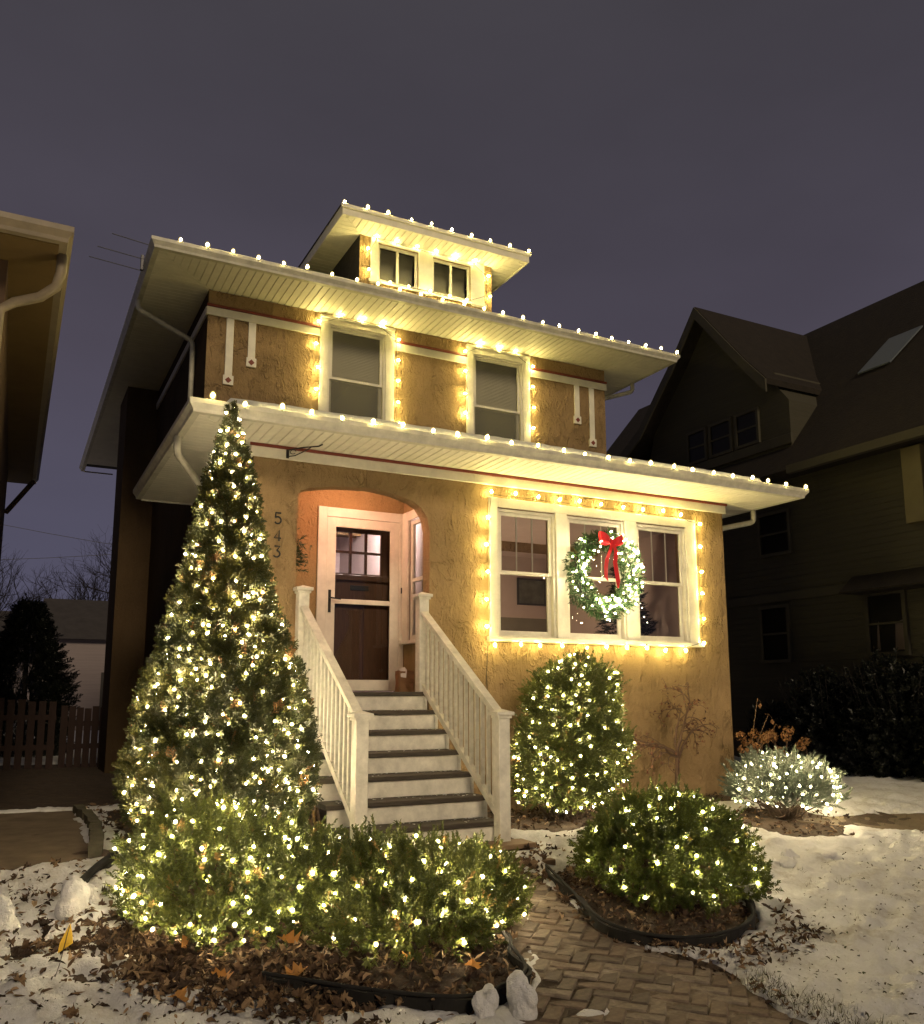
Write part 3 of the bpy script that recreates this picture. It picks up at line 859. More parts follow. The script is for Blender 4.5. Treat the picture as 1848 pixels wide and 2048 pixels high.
# windows -------------------------------------------------------------
def ring(mb, x0, x1, z0, z1, w, y0, y1, wb=None, wt=None):
    wb = w if wb is None else wb; wt = w if wt is None else wt
    mb.bbox(x0, x0 + w, y0, y1, z0, z1, .003); mb.bbox(x1 - w, x1, y0, y1, z0, z1, .003)
    mb.bbox(x0 + w, x1 - w, y0 + .001, y1 - .001, z1 - wt, z1 - .0005, .003); mb.bbox(x0 + w, x1 - w, y0 + .001, y1 - .001, z0 + .0005, z0 + wb, .003)
    return mb
def pane(mb, x0, x1, y, z0, z1): return mb.poly([(x0, y, z0), (x1, y, z0), (x1, y, z1), (x0, y, z1)])

def double_hung(win, x0, x1, z0, z1, zm, y, muntins=(), blind=None):
    """sashes, panes and muntins of one opening as children of the window part"""
    mb = MB(); ring(mb, x0, x1, z0, z1, .03, y - .01, y + .10); mb.build('jamb_liner', M['white'], win)
    a, b = x0 + .031, x1 - .031
    mb = MB(); ring(mb, a, b, zm - .016, z1 - .031, .042, y + .015, y + .05, .034); mb.build('upper_sash', M['white'], win)
    mb = MB(); ring(mb, a, b, z0 + .031, zm + .016, .045, y + .052, y + .088, .055, .034); mb.build('lower_sash', M['white'], win)
    mb = MB(); pane(mb, a + .042, b - .042, y + .035, zm + .018, z1 - .073); mb.build('upper_pane', M['glass'], win)
    mb = MB(); pane(mb, a + .045, b - .045, y + .072, z0 + .086, zm - .018); mb.build('lower_pane', M['glass'], win)
    for x in muntins:
        mb = MB(); mb.box(x - .008, x + .008, y + .038, y + .046, zm + .019, z1 - .074); mb.build('muntin', M['white'], win)
    if blind:
        mb = MB(); z = z1 - .05
        while z > blind:
            mb.add([(a, y + .056, z - .021), (b, y + .056, z - .021), (b, y + .067, z), (a, y + .067, z)], [(0, 1, 2, 3)]); z -= .0235
        mb.box(a, b, y + .055, y + .075, blind - .02, blind - .002); mb.box(a, b, y + .092, y + .094, blind, z1 - .04)
        mb.build('blind', M['blind'], win)

# two upper windows
for (xa, xb, za, zb), (c0, c1), zm, nth in ((UWIN[0], (1.528, 2.668), 5.757, 0), (UWIN[1], (3.875, 5.016), 5.708, 1)):
    wb_ = MB(); y0 = UY - .035
    wb_.bbox(c0, xa, y0, UY - .001, 5.0, 6.62, .005); wb_.bbox(xb, c1, y0, UY - .001, 5.0, 6.62, .005)
    wb_.bbox(xa, xb, y0 + .001, UY - .001, zb, 6.619, .005); wb_.bbox(c0, c1, UY - .06, UY - .0005, 6.621, 6.66, .005)
    win = wb_.build('upper_window', M['white'], house)
    double_hung(win, xa, xb, za, zb, zm, UY, (), zm + .045)
    mb = MB(); pane(mb, xa + .032, xb - .032, UY + .03, za + .035, zm - .018); mb.build('insect_screen', M['screen'], win)
# dormer windows
wb_ = MB(); y0 = DY - .03
wb_.bbox(2.285, 2.403, y0, DY - .001, 7.33, 8.06, .004); wb_.bbox(3.97, 4.209, y0, DY - .001, 7.33, 8.06, .004); wb_.bbox(3.065, 3.304, y0, DY - .001, 7.33, 8.06, .004)
wb_.bbox(2.403, 3.065, y0 + .001, DY - .001, 7.995, 8.059, .004); wb_.bbox(3.304, 3.97, y0 + .001, DY - .001, 7.985, 8.059, .004); wb_.bbox(2.25, 4.24, DY - .05, DY - .0305, 7.34, 7.385, .004)
win = wb_.build('dormer_window', M['white'], house)
for xa, xb, za, zb in DW:
    mb = MB(); ring(mb, xa + .001, xb - .001, za, zb, .04, DY + .02, DY + .06); mb.build('sash', M['white'], win)
    xm = (xa + xb) / 2
    mb = MB(); mb.box(xm - .02, xm + .02, DY + .025, DY + .055, za + .041, zb - .041); mb.build('muntin', M['white'], win)
    for p, q in ((xa + .041, xm - .021), (xm + .021, xb - .041)):
        mb = MB(); pane(mb, p, q, DY + .04, za + .041, zb - .041); mb.build('pane', M['glass'], win)
    mb = MB(); mb.box(xa + .02, xb - .02, DY + .16, DY + .17, za, zb); mb.build('curtain', M['curtain'], win)
# triple front window
wb_ = MB(); y0 = -.038
wb_.bbox(2.73, 2.838, y0, -.001, 1.95, 3.56, .005); wb_.bbox(3.637, 3.798, y0, -.001, 1.95, 3.452, .005); wb_.bbox(4.667, 4.853, y0, -.001, 1.95, 3.452, .005); wb_.bbox(5.667, 5.828, y0, -.001, 1.95, 3.56, .005)
wb_.bbox(2.838, 5.667, y0 + .001, -.001, 3.453, 3.559, .005)
wb_.bbox(2.70, 5.86, -.075, -.0005, 1.895, 1.949, .008)
fwin = wb_.build('front_window', M['white'], house)
for xa, xb in ((2.84, 3.635), (3.80, 4.665), (4.855, 5.665)):
    w3 = (xb - xa - .146) / 3
    double_hung(fwin, xa, xb, 1.94, 3.44, 2.70, 0, (xa + .073 + w3, xa + .073 + 2 * w3))

# front room behind the triple window
mb = MB(); X0, X1, Y0, Y1, Z0, Z1 = 2.25, 6.28, .19, 4.0, 1.35, 3.62
mb.poly([(X0, Y1, 2.58), (X1, Y1, 2.58), (X1, Y1, Z1), (X0, Y1, Z1)]); mb.poly([(X0, Y0, Z0), (X0, Y1, Z0), (X0, Y1, Z1), (X0, Y0, Z1)]); mb.poly([(X1, Y1, Z0), (X1, Y0, Z0), (X1, Y0, Z1), (X1, Y1, Z1)])
mb.poly([(X0, Y0, Z1), (X0, Y1, Z1), (X1, Y1, Z1), (X1, Y0, Z1)])
mb.cur = 1; mb.poly([(X0, Y1 - .002, Z0), (X1, Y1 - .002, Z0), (X1, Y1 - .002, 2.58), (X0, Y1 - .002, 2.58)]); mb.poly([(X0, Y0, Z0), (X1, Y0, Z0), (X1, Y1, Z0), (X0, Y1, Z0)])
mb.build('front_room', [M['room_wall'], M['room_low']], house)
tl = thing('room_fill_lamp', (4.0, 2.3, 1.36), 'unseen low lamp added to light the living room', 'lamp')  # added out of sight below the sill to light walls and ceiling
mb = MB(); mb.tube([(4.0, 2.3, 1.36), (4.0, 2.3, 1.40), (4.0, 2.3, 1.62)], .05, 8, .02); mb.build('lamp_base', M['room_low'], tl)
mb = MB(); mb.tube([(4.0, 2.3, 1.62), (4.0, 2.3, 1.84)], .15, 14, .10); mb.build('lamp_shade', M['room_lamp'], tl)
pic = MB(); ring(pic, 5.50, 6.08, 2.80, 3.26, .03, 3.96, 3.99); pic = pic.build('wall_picture', M['room_dark'], None)
mb = MB(); mb.box(5.531, 6.049, 3.985, 3.992, 2.831, 3.229); mb.build('canvas', M['picture'], pic)
tag(pic, 'dark framed picture hanging on the living room wall', 'picture')

# entry recess: walls, ceiling, floor
RY = .994
mb = MB()
mb.poly([(.475, .18, 1.2), (.475, .18, 3.72), (.475, RY, 3.72), (.475, RY, 1.2)][::-1])
wall_holes(mb, .475, 2.10, 1.2, 3.72, RY, .1, [(1.105, 2.03, 1.2, 3.375)], True)
mb.build('recess_wall', M['stucco_recess'], house)
# right wall of the recess with its side window (opening Y .40-.74 inside)
mb = MB(); SX = 2.10
for ya, yb, za, zb in ((.18, .30, 1.2, 3.72), (.80, RY, 1.2, 3.72), (.30, .80, 1.2, 1.93), (.30, .80, 3.38, 3.72)):
    mb.poly([(SX, ya, za), (SX, yb, za), (SX, yb, zb), (SX, ya, zb)][::-1])
mb.build('recess_wall', M['stucco_recess'], house)
mb = MB(); mb.poly([(.475, .18, 3.72), (2.1, .18, 3.72), (2.1, RY, 3.72), (.475, RY, 3.72)][::-1]); mb.build('recess_ceiling', M['white'], house)
mb = MB(); mb.poly([(1.985, .18, 1.2), (2.1, .18, 1.2), (2.1, .18, 3.72), (1.985, .18, 3.72)]); mb.build('recess_return', M['stucco_recess'], house)
lamp = MB(); lamp.tube([(1.22, .30, 3.60), (1.22, .30, 3.61), (1.22, .30, 3.719)], .085, 14)
o = lamp.build('porch_ceiling_lamp', M['porch_lamp']); tag(o, 'flush round lamp glowing on the entry ceiling', 'lamp')
# side window
mb = MB()
for ya, yb, za, zb in ((.80, .965, 1.90, 3.475), (.19, .31, 1.90, 3.475)): mb.bbox(SX - .03, SX - .001, ya, yb, za, zb, .004)
mb.bbox(SX - .029, SX - .001, .31, .80, 3.36, 3.474, .004); mb.bbox(SX - .06, SX - .0005, .18, .975, 1.885, 1.925, .006)
sw = mb.build('side_window', M['white'], house)
mb = MB()
for ya, yb, za, zb in ((.31, .36, 1.93, 3.36), (.74, .80, 1.93, 3.36)): mb.box(SX + .01, SX + .05, ya, yb, za, zb)
for za, zb in ((1.931, 1.99), (2.615, 2.66), (3.31, 3.359)): mb.box(SX + .012, SX + .048, .36, .74, za, zb)
mb.build('sash', M['white'], sw)
mb = MB(); mb.poly([(SX + .03, .36, 1.99), (SX + .03, .36, 3.31), (SX + .03, .74, 3.31), (SX + .03, .74, 1.99)]); mb.build('pane', M['glass'], sw)
# door casing, wood door, storm door
mb = MB()
mb.bbox(1.012, 1.118, RY - .03, RY - .001, 1.33, 3.478, .005); mb.bbox(2.035, 2.098, RY - .03, RY - .001, 1.33, 3.478, .005); mb.bbox(1.118, 2.035, RY - .029, RY - .001, 3.365, 3.477, .005)
mb.build('door_casing', M['white'], house)
fd = MB(); dy = RY + .075
LX = [1.262, 1.45, 1.645, 1.838]; LZ = [2.72, 2.975, 3.215]
xs = [1.16, LX[0], LX[3], 1.985]
wall_holes(fd, 1.14, 2.005, 1.34, 3.35, dy, .04, [(LX[0], LX[3], LZ[0], LZ[2])])
fdo = fd.build('front_door', M['door_wood'], house)
for i in (1, 2): mb = MB(); mb.box(LX[i] - .014, LX[i] + .014, dy - .004, dy + .03, LZ[0], LZ[2]); mb.build('door_muntin', M['door_wood'], fdo)
mb = MB(); mb.box(LX[0], LX[3], dy - .003, dy + .029, LZ[1] - .014, LZ[1] + .014); mb.build('door_muntin', M['door_wood'], fdo)
for i in range(3):
    for j in range(2): mb = MB(); pane(mb, LX[i], LX[i + 1], dy + .015, LZ[j], LZ[j + 1]); mb.build('pane', M['glass'], fdo)
mb = MB(); mb.bbox(1.20, 1.93, dy - .045, dy - .001, 2.63, 2.70, .006); mb.build('door_shelf', M['door_wood'], fdo)
mb = MB(); mb.bbox(1.45, 1.68, dy - .012, dy - .001, 2.52, 2.58, .006); mb.build('mail_slot', M['black'], fdo)
for xa, xb in ((1.26, 1.50), (1.62, 1.86)): mb = MB(); mb.bbox(xa, xb, dy - .014, dy - .001, 1.50, 2.46, .01); mb.build('door_panel', M['door_wood'], fdo)
sd = MB(); sy0, sy1 = RY - .022, RY + .012
ring(sd, 1.12, 2.033, 1.345, 3.362, .112, sy0, sy1, .125, .11)
sdo = sd.build('storm_door', M['white'], house)
mb = MB(); mb.bbox(1.232, 1.921, sy0 + .004, sy1 - .004, 2.345, 2.402, .004); mb.build('cross_bar', M['white'], sdo)
mb = MB(); pane(mb, 1.232, 1.921, RY - .004, 2.402, 3.252); mb.build('upper_glass', M['glass'], sdo)
mb = MB(); pane(mb, 1.232, 1.921, RY - .004, 1.47, 2.345); mb.build('lower_glass', M['glass'], sdo)
mb = MB(); mb.bbox(1.150, 1.182, sy0 - .014, sy0 - .001, 2.24, 2.50, .004); mb.tube([(1.166, sy0 - .012, 2.405), (1.166, sy0 - .05, 2.405), (1.21, sy0 - .055, 2.40), (1.285, sy0 - .052, 2.395)], .010, 6); mb.build('door_handle', M['black'], sdo)
mb = MB(); mb.bbox(2.055, 2.075, RY - .04, RY - .031, 2.50, 2.57, .003); o = mb.build('doorbell', M['black'], house)
# hallway behind the door
mb = MB(); hx0, hx1, hy0, hy1 = .9, 2.2, RY + .13, 3.6
mb.poly([(hx0, hy1, 1.3), (hx1, hy1, 1.3), (hx1, hy1, 3.7), (hx0, hy1, 3.7)]); mb.poly([(hx0, hy0, 1.3), (hx0, hy1, 1.3), (hx0, hy1, 3.7), (hx0, hy0, 3.7)]); mb.poly([(hx1, hy1, 1.3), (hx1, hy0, 1.3), (hx1, hy0, 3.7), (hx1, hy1, 3.7)])
mb.poly([(hx0, hy0, 3.7), (hx0, hy1, 3.7), (hx1, hy1, 3.7), (hx1, hy0, 3.7)])
mb.build('hallway', M['hall_white'], house)
mb = MB(); mb.bbox(1.55, 1.66, hy1 - .03, hy1 - .001, 1.3, 3.66, .004); mb.bbox(1.9, 2.0, hy1 - .03, hy1 - .001, 1.3, 3.66, .004); mb.bbox(1.66, 1.9, hy1 - .3, hy1 - .2, 3.0, 3.05, .004); mb.build('hall_doorway_trim', M['white'], house)
mb = MB(); mb.box(.92, 1.50, hy1 - .02, hy1 - .01, 1.3, 3.35); mb.build('hall_door', M['room_low'], house)
mb = MB(); mb.tube([(1.9, 1.5, 3.60), (1.9, 1.5, 3.69)], .12, 12); mb.build('hall_lamp', M['hall_lamp'], house)
# landing floor
mb = MB()
for k in range(7): mb.bbox(.48 + k * .2315 + .002, .48 + (k + 1) * .2315 - .002, -.02, RY - .035, 1.29, 1.33, .004)
mb.build('landing_floor', M['tread'], house)

# house number 543, bracket under the frieze
def digit(name, strokes, x, z, s):
    mb = MB()
    for st in strokes: mb.tube([(x + a * s * .62, -.014, z + b * s) for a, b in st], .0085, 6)
    mb.build(name, M['black'], num)
num = thing('house_number', (.275, -.014, 2.9), 'black metal numerals 543 stacked down the stucco wall', 'house number')
arc = lambda cx, cz, rx, rz, a0, a1, n=9: [(cx + rx * math.cos(R(a0 + (a1 - a0) * i / n)), cz + rz * math.sin(R(a0 + (a1 - a0) * i / n))) for i in range(n + 1)]
digit('numeral_five', [[(.92, 1), (.14, 1), (.10, .56)], arc(.45, .32, .5, .32, 140, -150)], .235, 3.025, .112)
digit('numeral_four', [[(.72, 0), (.72, 1), (.0, .28), (1.0, .28)]], .235, 2.845, .112)
digit('numeral_three', [[(.08, 1), (.9, 1), (.42, .6)], arc(.42, .30, .5, .30, 90, -150)], .235, 2.68, .112)
br = thing('plant_bracket', (.34, -.04, 3.72), 'black wrought iron scroll bracket fixed to the white frieze', 'bracket')
mb = MB(); mb.bbox(.325, .355, -.05, -.036, 3.715, 3.83, .004); mb.build('back_plate', M['black'], br)
mb = MB(); mb.tube([(.34, -.05, 3.80), (.46, -.20, 3.805), (.58, -.33, 3.80), (.61, -.36, 3.815)], .008, 5); mb.tube([(.34, -.05, 3.73), (.40, -.10, 3.735), (.47, -.20, 3.765), (.52, -.27, 3.797)], .006, 5)
mb.tube([(.38 + .025 * math.cos(t), -.10 - .02 * math.cos(t), 3.772 + .022 * math.sin(t)) for t in np.linspace(0, 5.6, 10)], .004, 4); mb.build('scroll_arm', M['black'], br)

# downspouts
def spout(pts, r=.036, ribs=False):
    P = [Vector(p) for p in pts]; q = [P[0]]
    for a, b, c in zip(P[:-2], P[1:-1], P[2:]):
        d0 = (b - a).normalized(); d1 = (c - b).normalized(); k = min(.07, (b - a).length * .4, (c - b).length * .4)
        for t in (0, .33, .66, 1): q.append((b - d0 * k).lerp(b, t).lerp(b.lerp(b + d1 * k, t), t))
    q.append(P[-1]); mb = MB(); mb.tube(q, r, 8); mb.build('downspout', M['gutter'], house, smooth=True)
spout([(-.84, 3.5, 6.70), (-.84, 3.45, 6.55), (-.09, 3.45, 6.22), (-.09, 3.42, 4.3)])
spout([(-.735, .1, 3.84), (-.735, .1, 3.66), (-.50, .5, 3.55), (-.06, 1.4, 3.35), (-.06, 1.4, .1)])
spout([(7.03, .1, 3.84), (7.03, .1, 3.67), (6.40, .12, 3.52), (6.40, .12, .1)])
spout([(7.32, 3.0, 6.70), (7.32, 3.0, 6.55), (6.57, 3.05, 6.28), (6.57, 3.05, 4.5)])

# snow lying on the roofs
def roof_snow(x0, x1, y0, y1, zf, name, amp, thick):
    nx, ny = int((x1 - x0) / .07), int((y1 - y0) / .06)
    X, Y = np.meshgrid(np.linspace(x0, x1, nx), np.linspace(y0, y1, ny)); P = np.stack([X, Y, X * 0], -1)
    e = np.minimum(np.minimum(X - x0, x1 - X), np.minimum((Y - y0) * 2, y1 - Y)); w = wob(P, 5, 3) + .6 * wob(P, 14, 1)
    t = thick * np.clip((e + .015 * w) / .05, -.4, 1) + amp * w * np.clip(e / .1, 0, 1)
    Z = zf(X, Y) + t
    idx = np.arange(nx * ny).reshape(ny, nx); F = np.stack([idx[:-1, :-1], idx[:-1, 1:], idx[1:, 1:], idx[1:, :-1]], -1).reshape(-1, 4)
    link(name, np_mesh(name, np.stack([X, Y, Z], -1).reshape(-1, 3), F, M['snow_clean'], smooth=True), house)
roof_snow(-.15, 6.6, -.58, .9, lambda X, Y: pz(Y - f0), 'roof_snow', .012, .065)
roof_snow(-.55, 7.1, 2.0, 2.75, lambda X, Y: 6.83 + (Y - 1.92) * .53, 'roof_snow', .008, .035)
# ------------------------------------------------------------------ front steps and railings
steps = thing('front_steps', (1.15, -1.0, .0), 'white wooden front steps with dark treads and white railings', 'steps')
RIS, TRD, ST0, LZ0 = .188, .261, -.112, 1.33
SX0, SX1 = .385, 1.90
for k in range(7):
    zt = LZ0 - k * RIS; yf_ = ST0 - k * TRD
    mb = MB()
    if k == 0: mb.bbox(SX0 + .09, SX1 - .02, yf_ - .03, -.021, zt - .042, zt, .006)
    else:
        mid = yf_ - .03 + (TRD + .03) * .5
        mb.bbox(SX0 - .02, SX1 - .02, yf_ - .03, mid - .003, zt - .042, zt, .006); mb.bbox(SX0 - .02, SX1 - .02, mid + .003, yf_ + TRD - .001, zt - .043, zt - .001, .006)
    mb.build('tread', M['tread'], steps)
    mb = MB(); mb.box(SX0, SX1 - .025, yf_, yf_ + .02, zt - RIS + .001, zt - .043); mb.build('riser', M['white_steps'], steps)
for x0, x1 in ((SX1 - .022, SX1 + .012),):
    mb = MB()
    pts = [(x0, -.02, LZ0 - .05)]
    for k in range(7): pts += [(x0, ST0 - k * TRD + .001, LZ0 - k * RIS - .05), (x0, ST0 - k * TRD + .001, LZ0 - (k + 1) * RIS - .05)]
    pts += [(x0, -.02, -.0)]
    mb.prism(pts, (x1 - x0, 0, 0)); mb.build('stringer', M['white_steps'], steps)
mb = MB()   # diagonal lattice closing the left side
for i in range(-10, 16):
    a = i * .16
    for s in (1, -1):
        p = []
        for t in np.linspace(0, 1, 12):
            z = t * 1.2; y = -1.95 + a + (z if s > 0 else 1.2 - z)
            if -1.8 < y < -.1 and z < LZ0 + (y - ST0) * .72 - .28: p.append((SX0 + .03 + .012 * s, y, z))
        if len(p) > 1: mb.tube([p[0], p[-1]], .014, 4)
mb.build('lattice', M['timber'], steps)
mb = MB(); mb.bbox(1.35, 2.08, -1.98, -1.72, .0, .04, .006); mb.build('step_pad', M['timber'], steps)
bal = MB(); bal.bbox(-.017, .017, -.017, .017, 0, 1, .004); bal_me = bal.mesh('baluster', M['white_steps'])
for xr in (.535, 1.872):
    rl = MB()   # top rail as the railing part, its pieces below it
    ya, za, yb, zb = -.12, 2.185, -1.70, 1.165
    for (h, w, off) in ((.035, .042, 0), (.055, .022, -.035)):
        rl.prism([(xr - w, ya, za - h + off), (xr - w, yb, zb - h + off), (xr - w, yb, zb + off), (xr - w, ya, za + off)], (2 * w, 0, 0))
    rail = rl.build('stair_railing', M['white_steps'], steps)
    mb = MB(); y1_, z1_, y2_, z2_ = -.11, 1.415, -1.70, .285
    mb.prism([(xr - .022, y1_, z1_ - .075), (xr - .022, y2_, z2_ - .075), (xr - .022, y2_, z2_), (xr - .022, y1_, z1_)], (.044, 0, 0)); mb.build('bottom_rail', M['white_steps'], rail)
    for i in range(14):
        t = (i + .7) / 14.4; y = ya + (yb - ya) * t
        zt = za + (zb - za) * t - .088; z_b = z1_ + (z2_ - z1_) * (y - y1_) / (y2_ - y1_) - .01
        link('baluster', bal_me, rail, (xr, y, z_b), None, (1, 1, zt - z_b))
    for y, zc, z0 in ((-.06, 2.395, 1.33 if xr > 1 else 1.0), (-1.758, 1.167, .0)):
        mb = MB(); w = .056
        mb.bbox(xr - w, xr + w, y - w, y + w, z0, zc - .075, .006)
        nw = mb.build('newel_post', M['white_steps'], rail)
        mb = MB()   # post cap is part of the newel's mesh group
        mb.bbox(xr - w - .012, xr + w + .012, y - w - .012, y + w + .012, zc - .075, zc - .05, .004)
        mb.bbox(xr - w - .03, xr + w + .03, y - w - .03, y + w + .03, zc - .05, zc - .018, .006)
        c = w + .02; mb.add([(xr - c, y - c, zc - .018), (xr + c, y - c, zc - .018), (xr + c, y + c, zc - .018), (xr - c, y + c, zc - .018), (xr, y, zc + .008)], [(0, 1, 4), (1, 2, 4), (2, 3, 4), (3, 0, 4)])
        mb.build('post_cap', M['white_steps'], rail)
# old snow and grit left on the treads
fq = (np.array([[-.5, -.4, 0], [.4, -.5, .1], [.55, .35, 0], [-.1, .55, .12], [-.6, .2, 0]], float) * .02, np.array([[0, 1, 2], [0, 2, 3], [0, 3, 4]]), np.zeros(5))
fp = []
for k in range(1, 7):
    for _ in range(70):
        x = RNG.uniform(SX0, SX1 - .04) if RNG.random() < .4 else (RNG.choice([.62, 1.72]) + RNG.normal(0, .07)); y = ST0 - k * TRD + TRD * (1 - abs(RNG.normal(0, .35)))
        fp.append((min(SX1 - .05, max(SX0, x)), min(ST0 - k * TRD + TRD - .012, max(ST0 - k * TRD - .02, y)), LZ0 - k * RIS + .002))
fp = np.array(fp); V, F, T = scatter([fq], fp, normz(np.array([0, 0, 1.]) + RNG.normal(0, .15, fp.shape)), RNG.uniform(.3, 1.5, len(fp)), RNG.uniform(0, 6, len(fp)), np.zeros(len(fp)))
o = link('snow_dusting', np_mesh('snow_dusting', V, F, M['snow_clean']), steps); o['kind'] = 'stuff'
# paper bag by the door
bag = thing('paper_bag', (2.02, .72, 1.33), 'small brown paper bag standing beside the front door', 'bag')
b = bmesh.new(); bmesh.ops.create_cube(b, size=1); bmesh.ops.subdivide_edges(b, edges=b.edges, cuts=4, use_grid_fill=True)
for v in b.verts:
    z = v.co.z + .5; k = 1 - .35 * max(0, z - .6)
    w = float(wob(np.array(v.co) + 3, 6, 1)) * .012
    v.co = Vector((v.co.x * .18 * (1 if z < .6 else 1.05) + w, v.co.y * .11 * k + w, z * .24 + w * .5))
me = bpy.data.meshes.new('bag_body'); b.to_mesh(me); b.free(); me.materials.append(M['bag']); link('bag_body', me, bag, (2.0, .70, 1.331))
mb = MB(); mb.add([(1.925, .635, 1.50), (1.99, .628, 1.49), (2.0, .63, 1.58), (1.985, .66, 1.615), (1.93, .66, 1.60)], [(0, 1, 2, 3, 4)]); mb.build('receipt', M['paper'], bag)
# ------------------------------------------------------------------ plant templates
def ico(sub):
    b = bmesh.new(); bmesh.ops.create_icosphere(b, subdivisions=sub, radius=1)
    v = np.array([q.co[:] for q in b.verts]); f = np.array([[q.index for q in p.verts] for p in b.faces]); b.free(); return v, f

def twig_template(nl, L, leaf_l, leaf_w, seed, spread=1.0):
    """a stem with small folded leaves spiralling up it"""
    r = np.random.default_rng(seed); V, F, T = [], [], []
    def tri4(a, b, c, d, t):
        o = len(V); V.extend([a, b, c, d]); F.extend([[o, o + 1, o + 2], [o, o + 2, o + 3]]); T.extend([t] * 4)
    s = .0016
    V.extend([np.array([s, 0, 0]), np.array([-s, s, 0]), np.array([0, 0, L])]); F.append([0, 1, 2]); T.extend([.3] * 3)
    for i in range(nl):
        z = L * (.12 + .9 * i / nl); a = i * 2.4 + r.uniform(-.5, .5)
        tilt = r.uniform(.45, 1.15) * spread * (1.05 - .5 * i / nl)
        d = np.array([math.cos(a) * math.sin(tilt), math.sin(a) * math.sin(tilt), math.cos(tilt)])
        sd = np.cross(d, [0, 0, 1.0]); sd /= np.linalg.norm(sd) + 1e-9
        n = np.cross(sd, d); k = r.uniform(.75, 1.2); p = np.array([0, 0, z])
        tri4(p, p + d * leaf_l * .5 * k + sd * leaf_w * .5 * k + n * leaf_w * .22, p + d * leaf_l * k, p + d * leaf_l * .5 * k - sd * leaf_w * .5 * k + n * leaf_w * .22, r.uniform(-.12, .12))
    return np.array(V), np.array(F), np.array(T)
TW = [twig_template(15, .070, .031, .017, s, 1.25) for s in (1, 2, 3)]
TWL = [twig_template(18, .14, .030, .015, s, 1.05) for s in (4, 5)]

def fan_template(seed, L=.12):
    """flat scale-leaf spray of an arborvitae"""
    r = np.random.default_rng(seed); V, F, T = [], [], []
    def strip(p, d, l, w, n, t):
        sd = np.cross(d, n); o = len(V)
        V.extend([p - sd * w, p + sd * w, p + d * l * .6 + sd * w * .9 + n * r.normal(0, .004), p + d * l, p + d * l * .6 - sd * w * .9]); F.extend([[o, o + 1, o + 2], [o, o + 2, o + 4], [o + 4, o + 2, o + 3]]); T.extend([t] * 5)
    n = np.array([0, 1., 0])
    strip(np.zeros(3), np.array([0, 0, 1.]), L, .0035, n, -.05)
    for i in range(8):
        z = L * (.12 + .1 * i); sgn = 1 if i % 2 else -1; a = .75 + r.uniform(-.12, .12)
        d = np.array([math.sin(a) * sgn, r.normal(0, .16), math.cos(a)]); d /= np.linalg.norm(d)
        l = L * (.55 - .045 * i) * r.uniform(.85, 1.15); p = np.array([0, 0, z])
        strip(p, d, l, .0042, n, r.uniform(-.06, .1))
        for q in (.4, .7):
            for s2 in (1, -1):
                d2 = d * .8 + np.array([d[2], 0, -d[0]]) * s2 * .6; d2 /= np.linalg.norm(d2)
                strip(p + d * l * q, d2, l * .38, .0032, n, r.uniform(-.03, .12))
    return np.array(V), np.array(F), np.array(T)
FAN = [fan_template(s) for s in (11, 12, 13)]

def needle_template(seed, L, nn, nl, nw=.0022):
    r = np.random.default_rng(seed); V, F, T = [], [], []
    V.extend([np.array([.003, 0, 0]), np.array([-.003, .003, 0]), np.array([0, 0, L])]); F.append([0, 1, 2]); T.extend([-.2] * 3)
    for i in range(nn):
        z = L * i / nn; a = r.uniform(0, 6.28); t = r.uniform(.7, 1.15) * (1 - .55 * i / nn)
        d = np.array([math.cos(a) * math.sin(t), math.sin(a) * math.sin(t), math.cos(t)]); sd = np.cross(d, unit(1)[0]); sd /= np.linalg.norm(sd) + 1e-9
        o = len(V); p = np.array([0, 0, z]); l = nl * r.uniform(.8, 1.2)
        V.extend([p - sd * nw, p + sd * nw, p + d * l]); F.append([o, o + 1, o + 2]); T.extend([r.uniform(-.15, .15)] * 3)
    return np.array(V), np.array(F), np.array(T)
SPR = [needle_template(s, .12, 84, .028, .0026) for s in (21, 22)]
WRN = [needle_template(s, .075, 34, .030, .0022) for s in (31, 32)]

# ------------------------------------------------------------------ bulbs and strings
iv, if_ = ico(1)
iv2, if2 = ico(2)
def bulb_mesh(name, r, L, mat, with_socket, shell=None, rs=0):
    V = iv * np.array([r, r, L]); zc = L if not rs else rs * 1.05
    V[:, 2] += zc
    mb = MB(); mb.add(V.tolist(), if_.tolist())
    mats = [mat]
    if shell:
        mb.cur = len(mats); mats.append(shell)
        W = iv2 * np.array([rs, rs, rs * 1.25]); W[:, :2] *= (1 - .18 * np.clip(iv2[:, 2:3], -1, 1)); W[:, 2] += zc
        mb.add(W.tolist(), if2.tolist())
    if with_socket:
        mb.cur = len(mats); mb.tube([(0, 0, -.018), (0, 0, .012)], .0095, 6); mats.append(M['socket'])
    me = mb.mesh(name, mats); me.polygons.foreach_set('use_smooth', [True] * len(me.polygons)); return me
C9 = bulb_mesh('bulb', .0155, .021, M['c9'], True, M['c9_halo'], .031)
MINI = bulb_mesh('bulb', .0078, .0095, M['mini'], False, M['mini_halo'], .0145)
MINI_IN = bulb_mesh('bulb', .010, .010, M['mini_cool'], False)

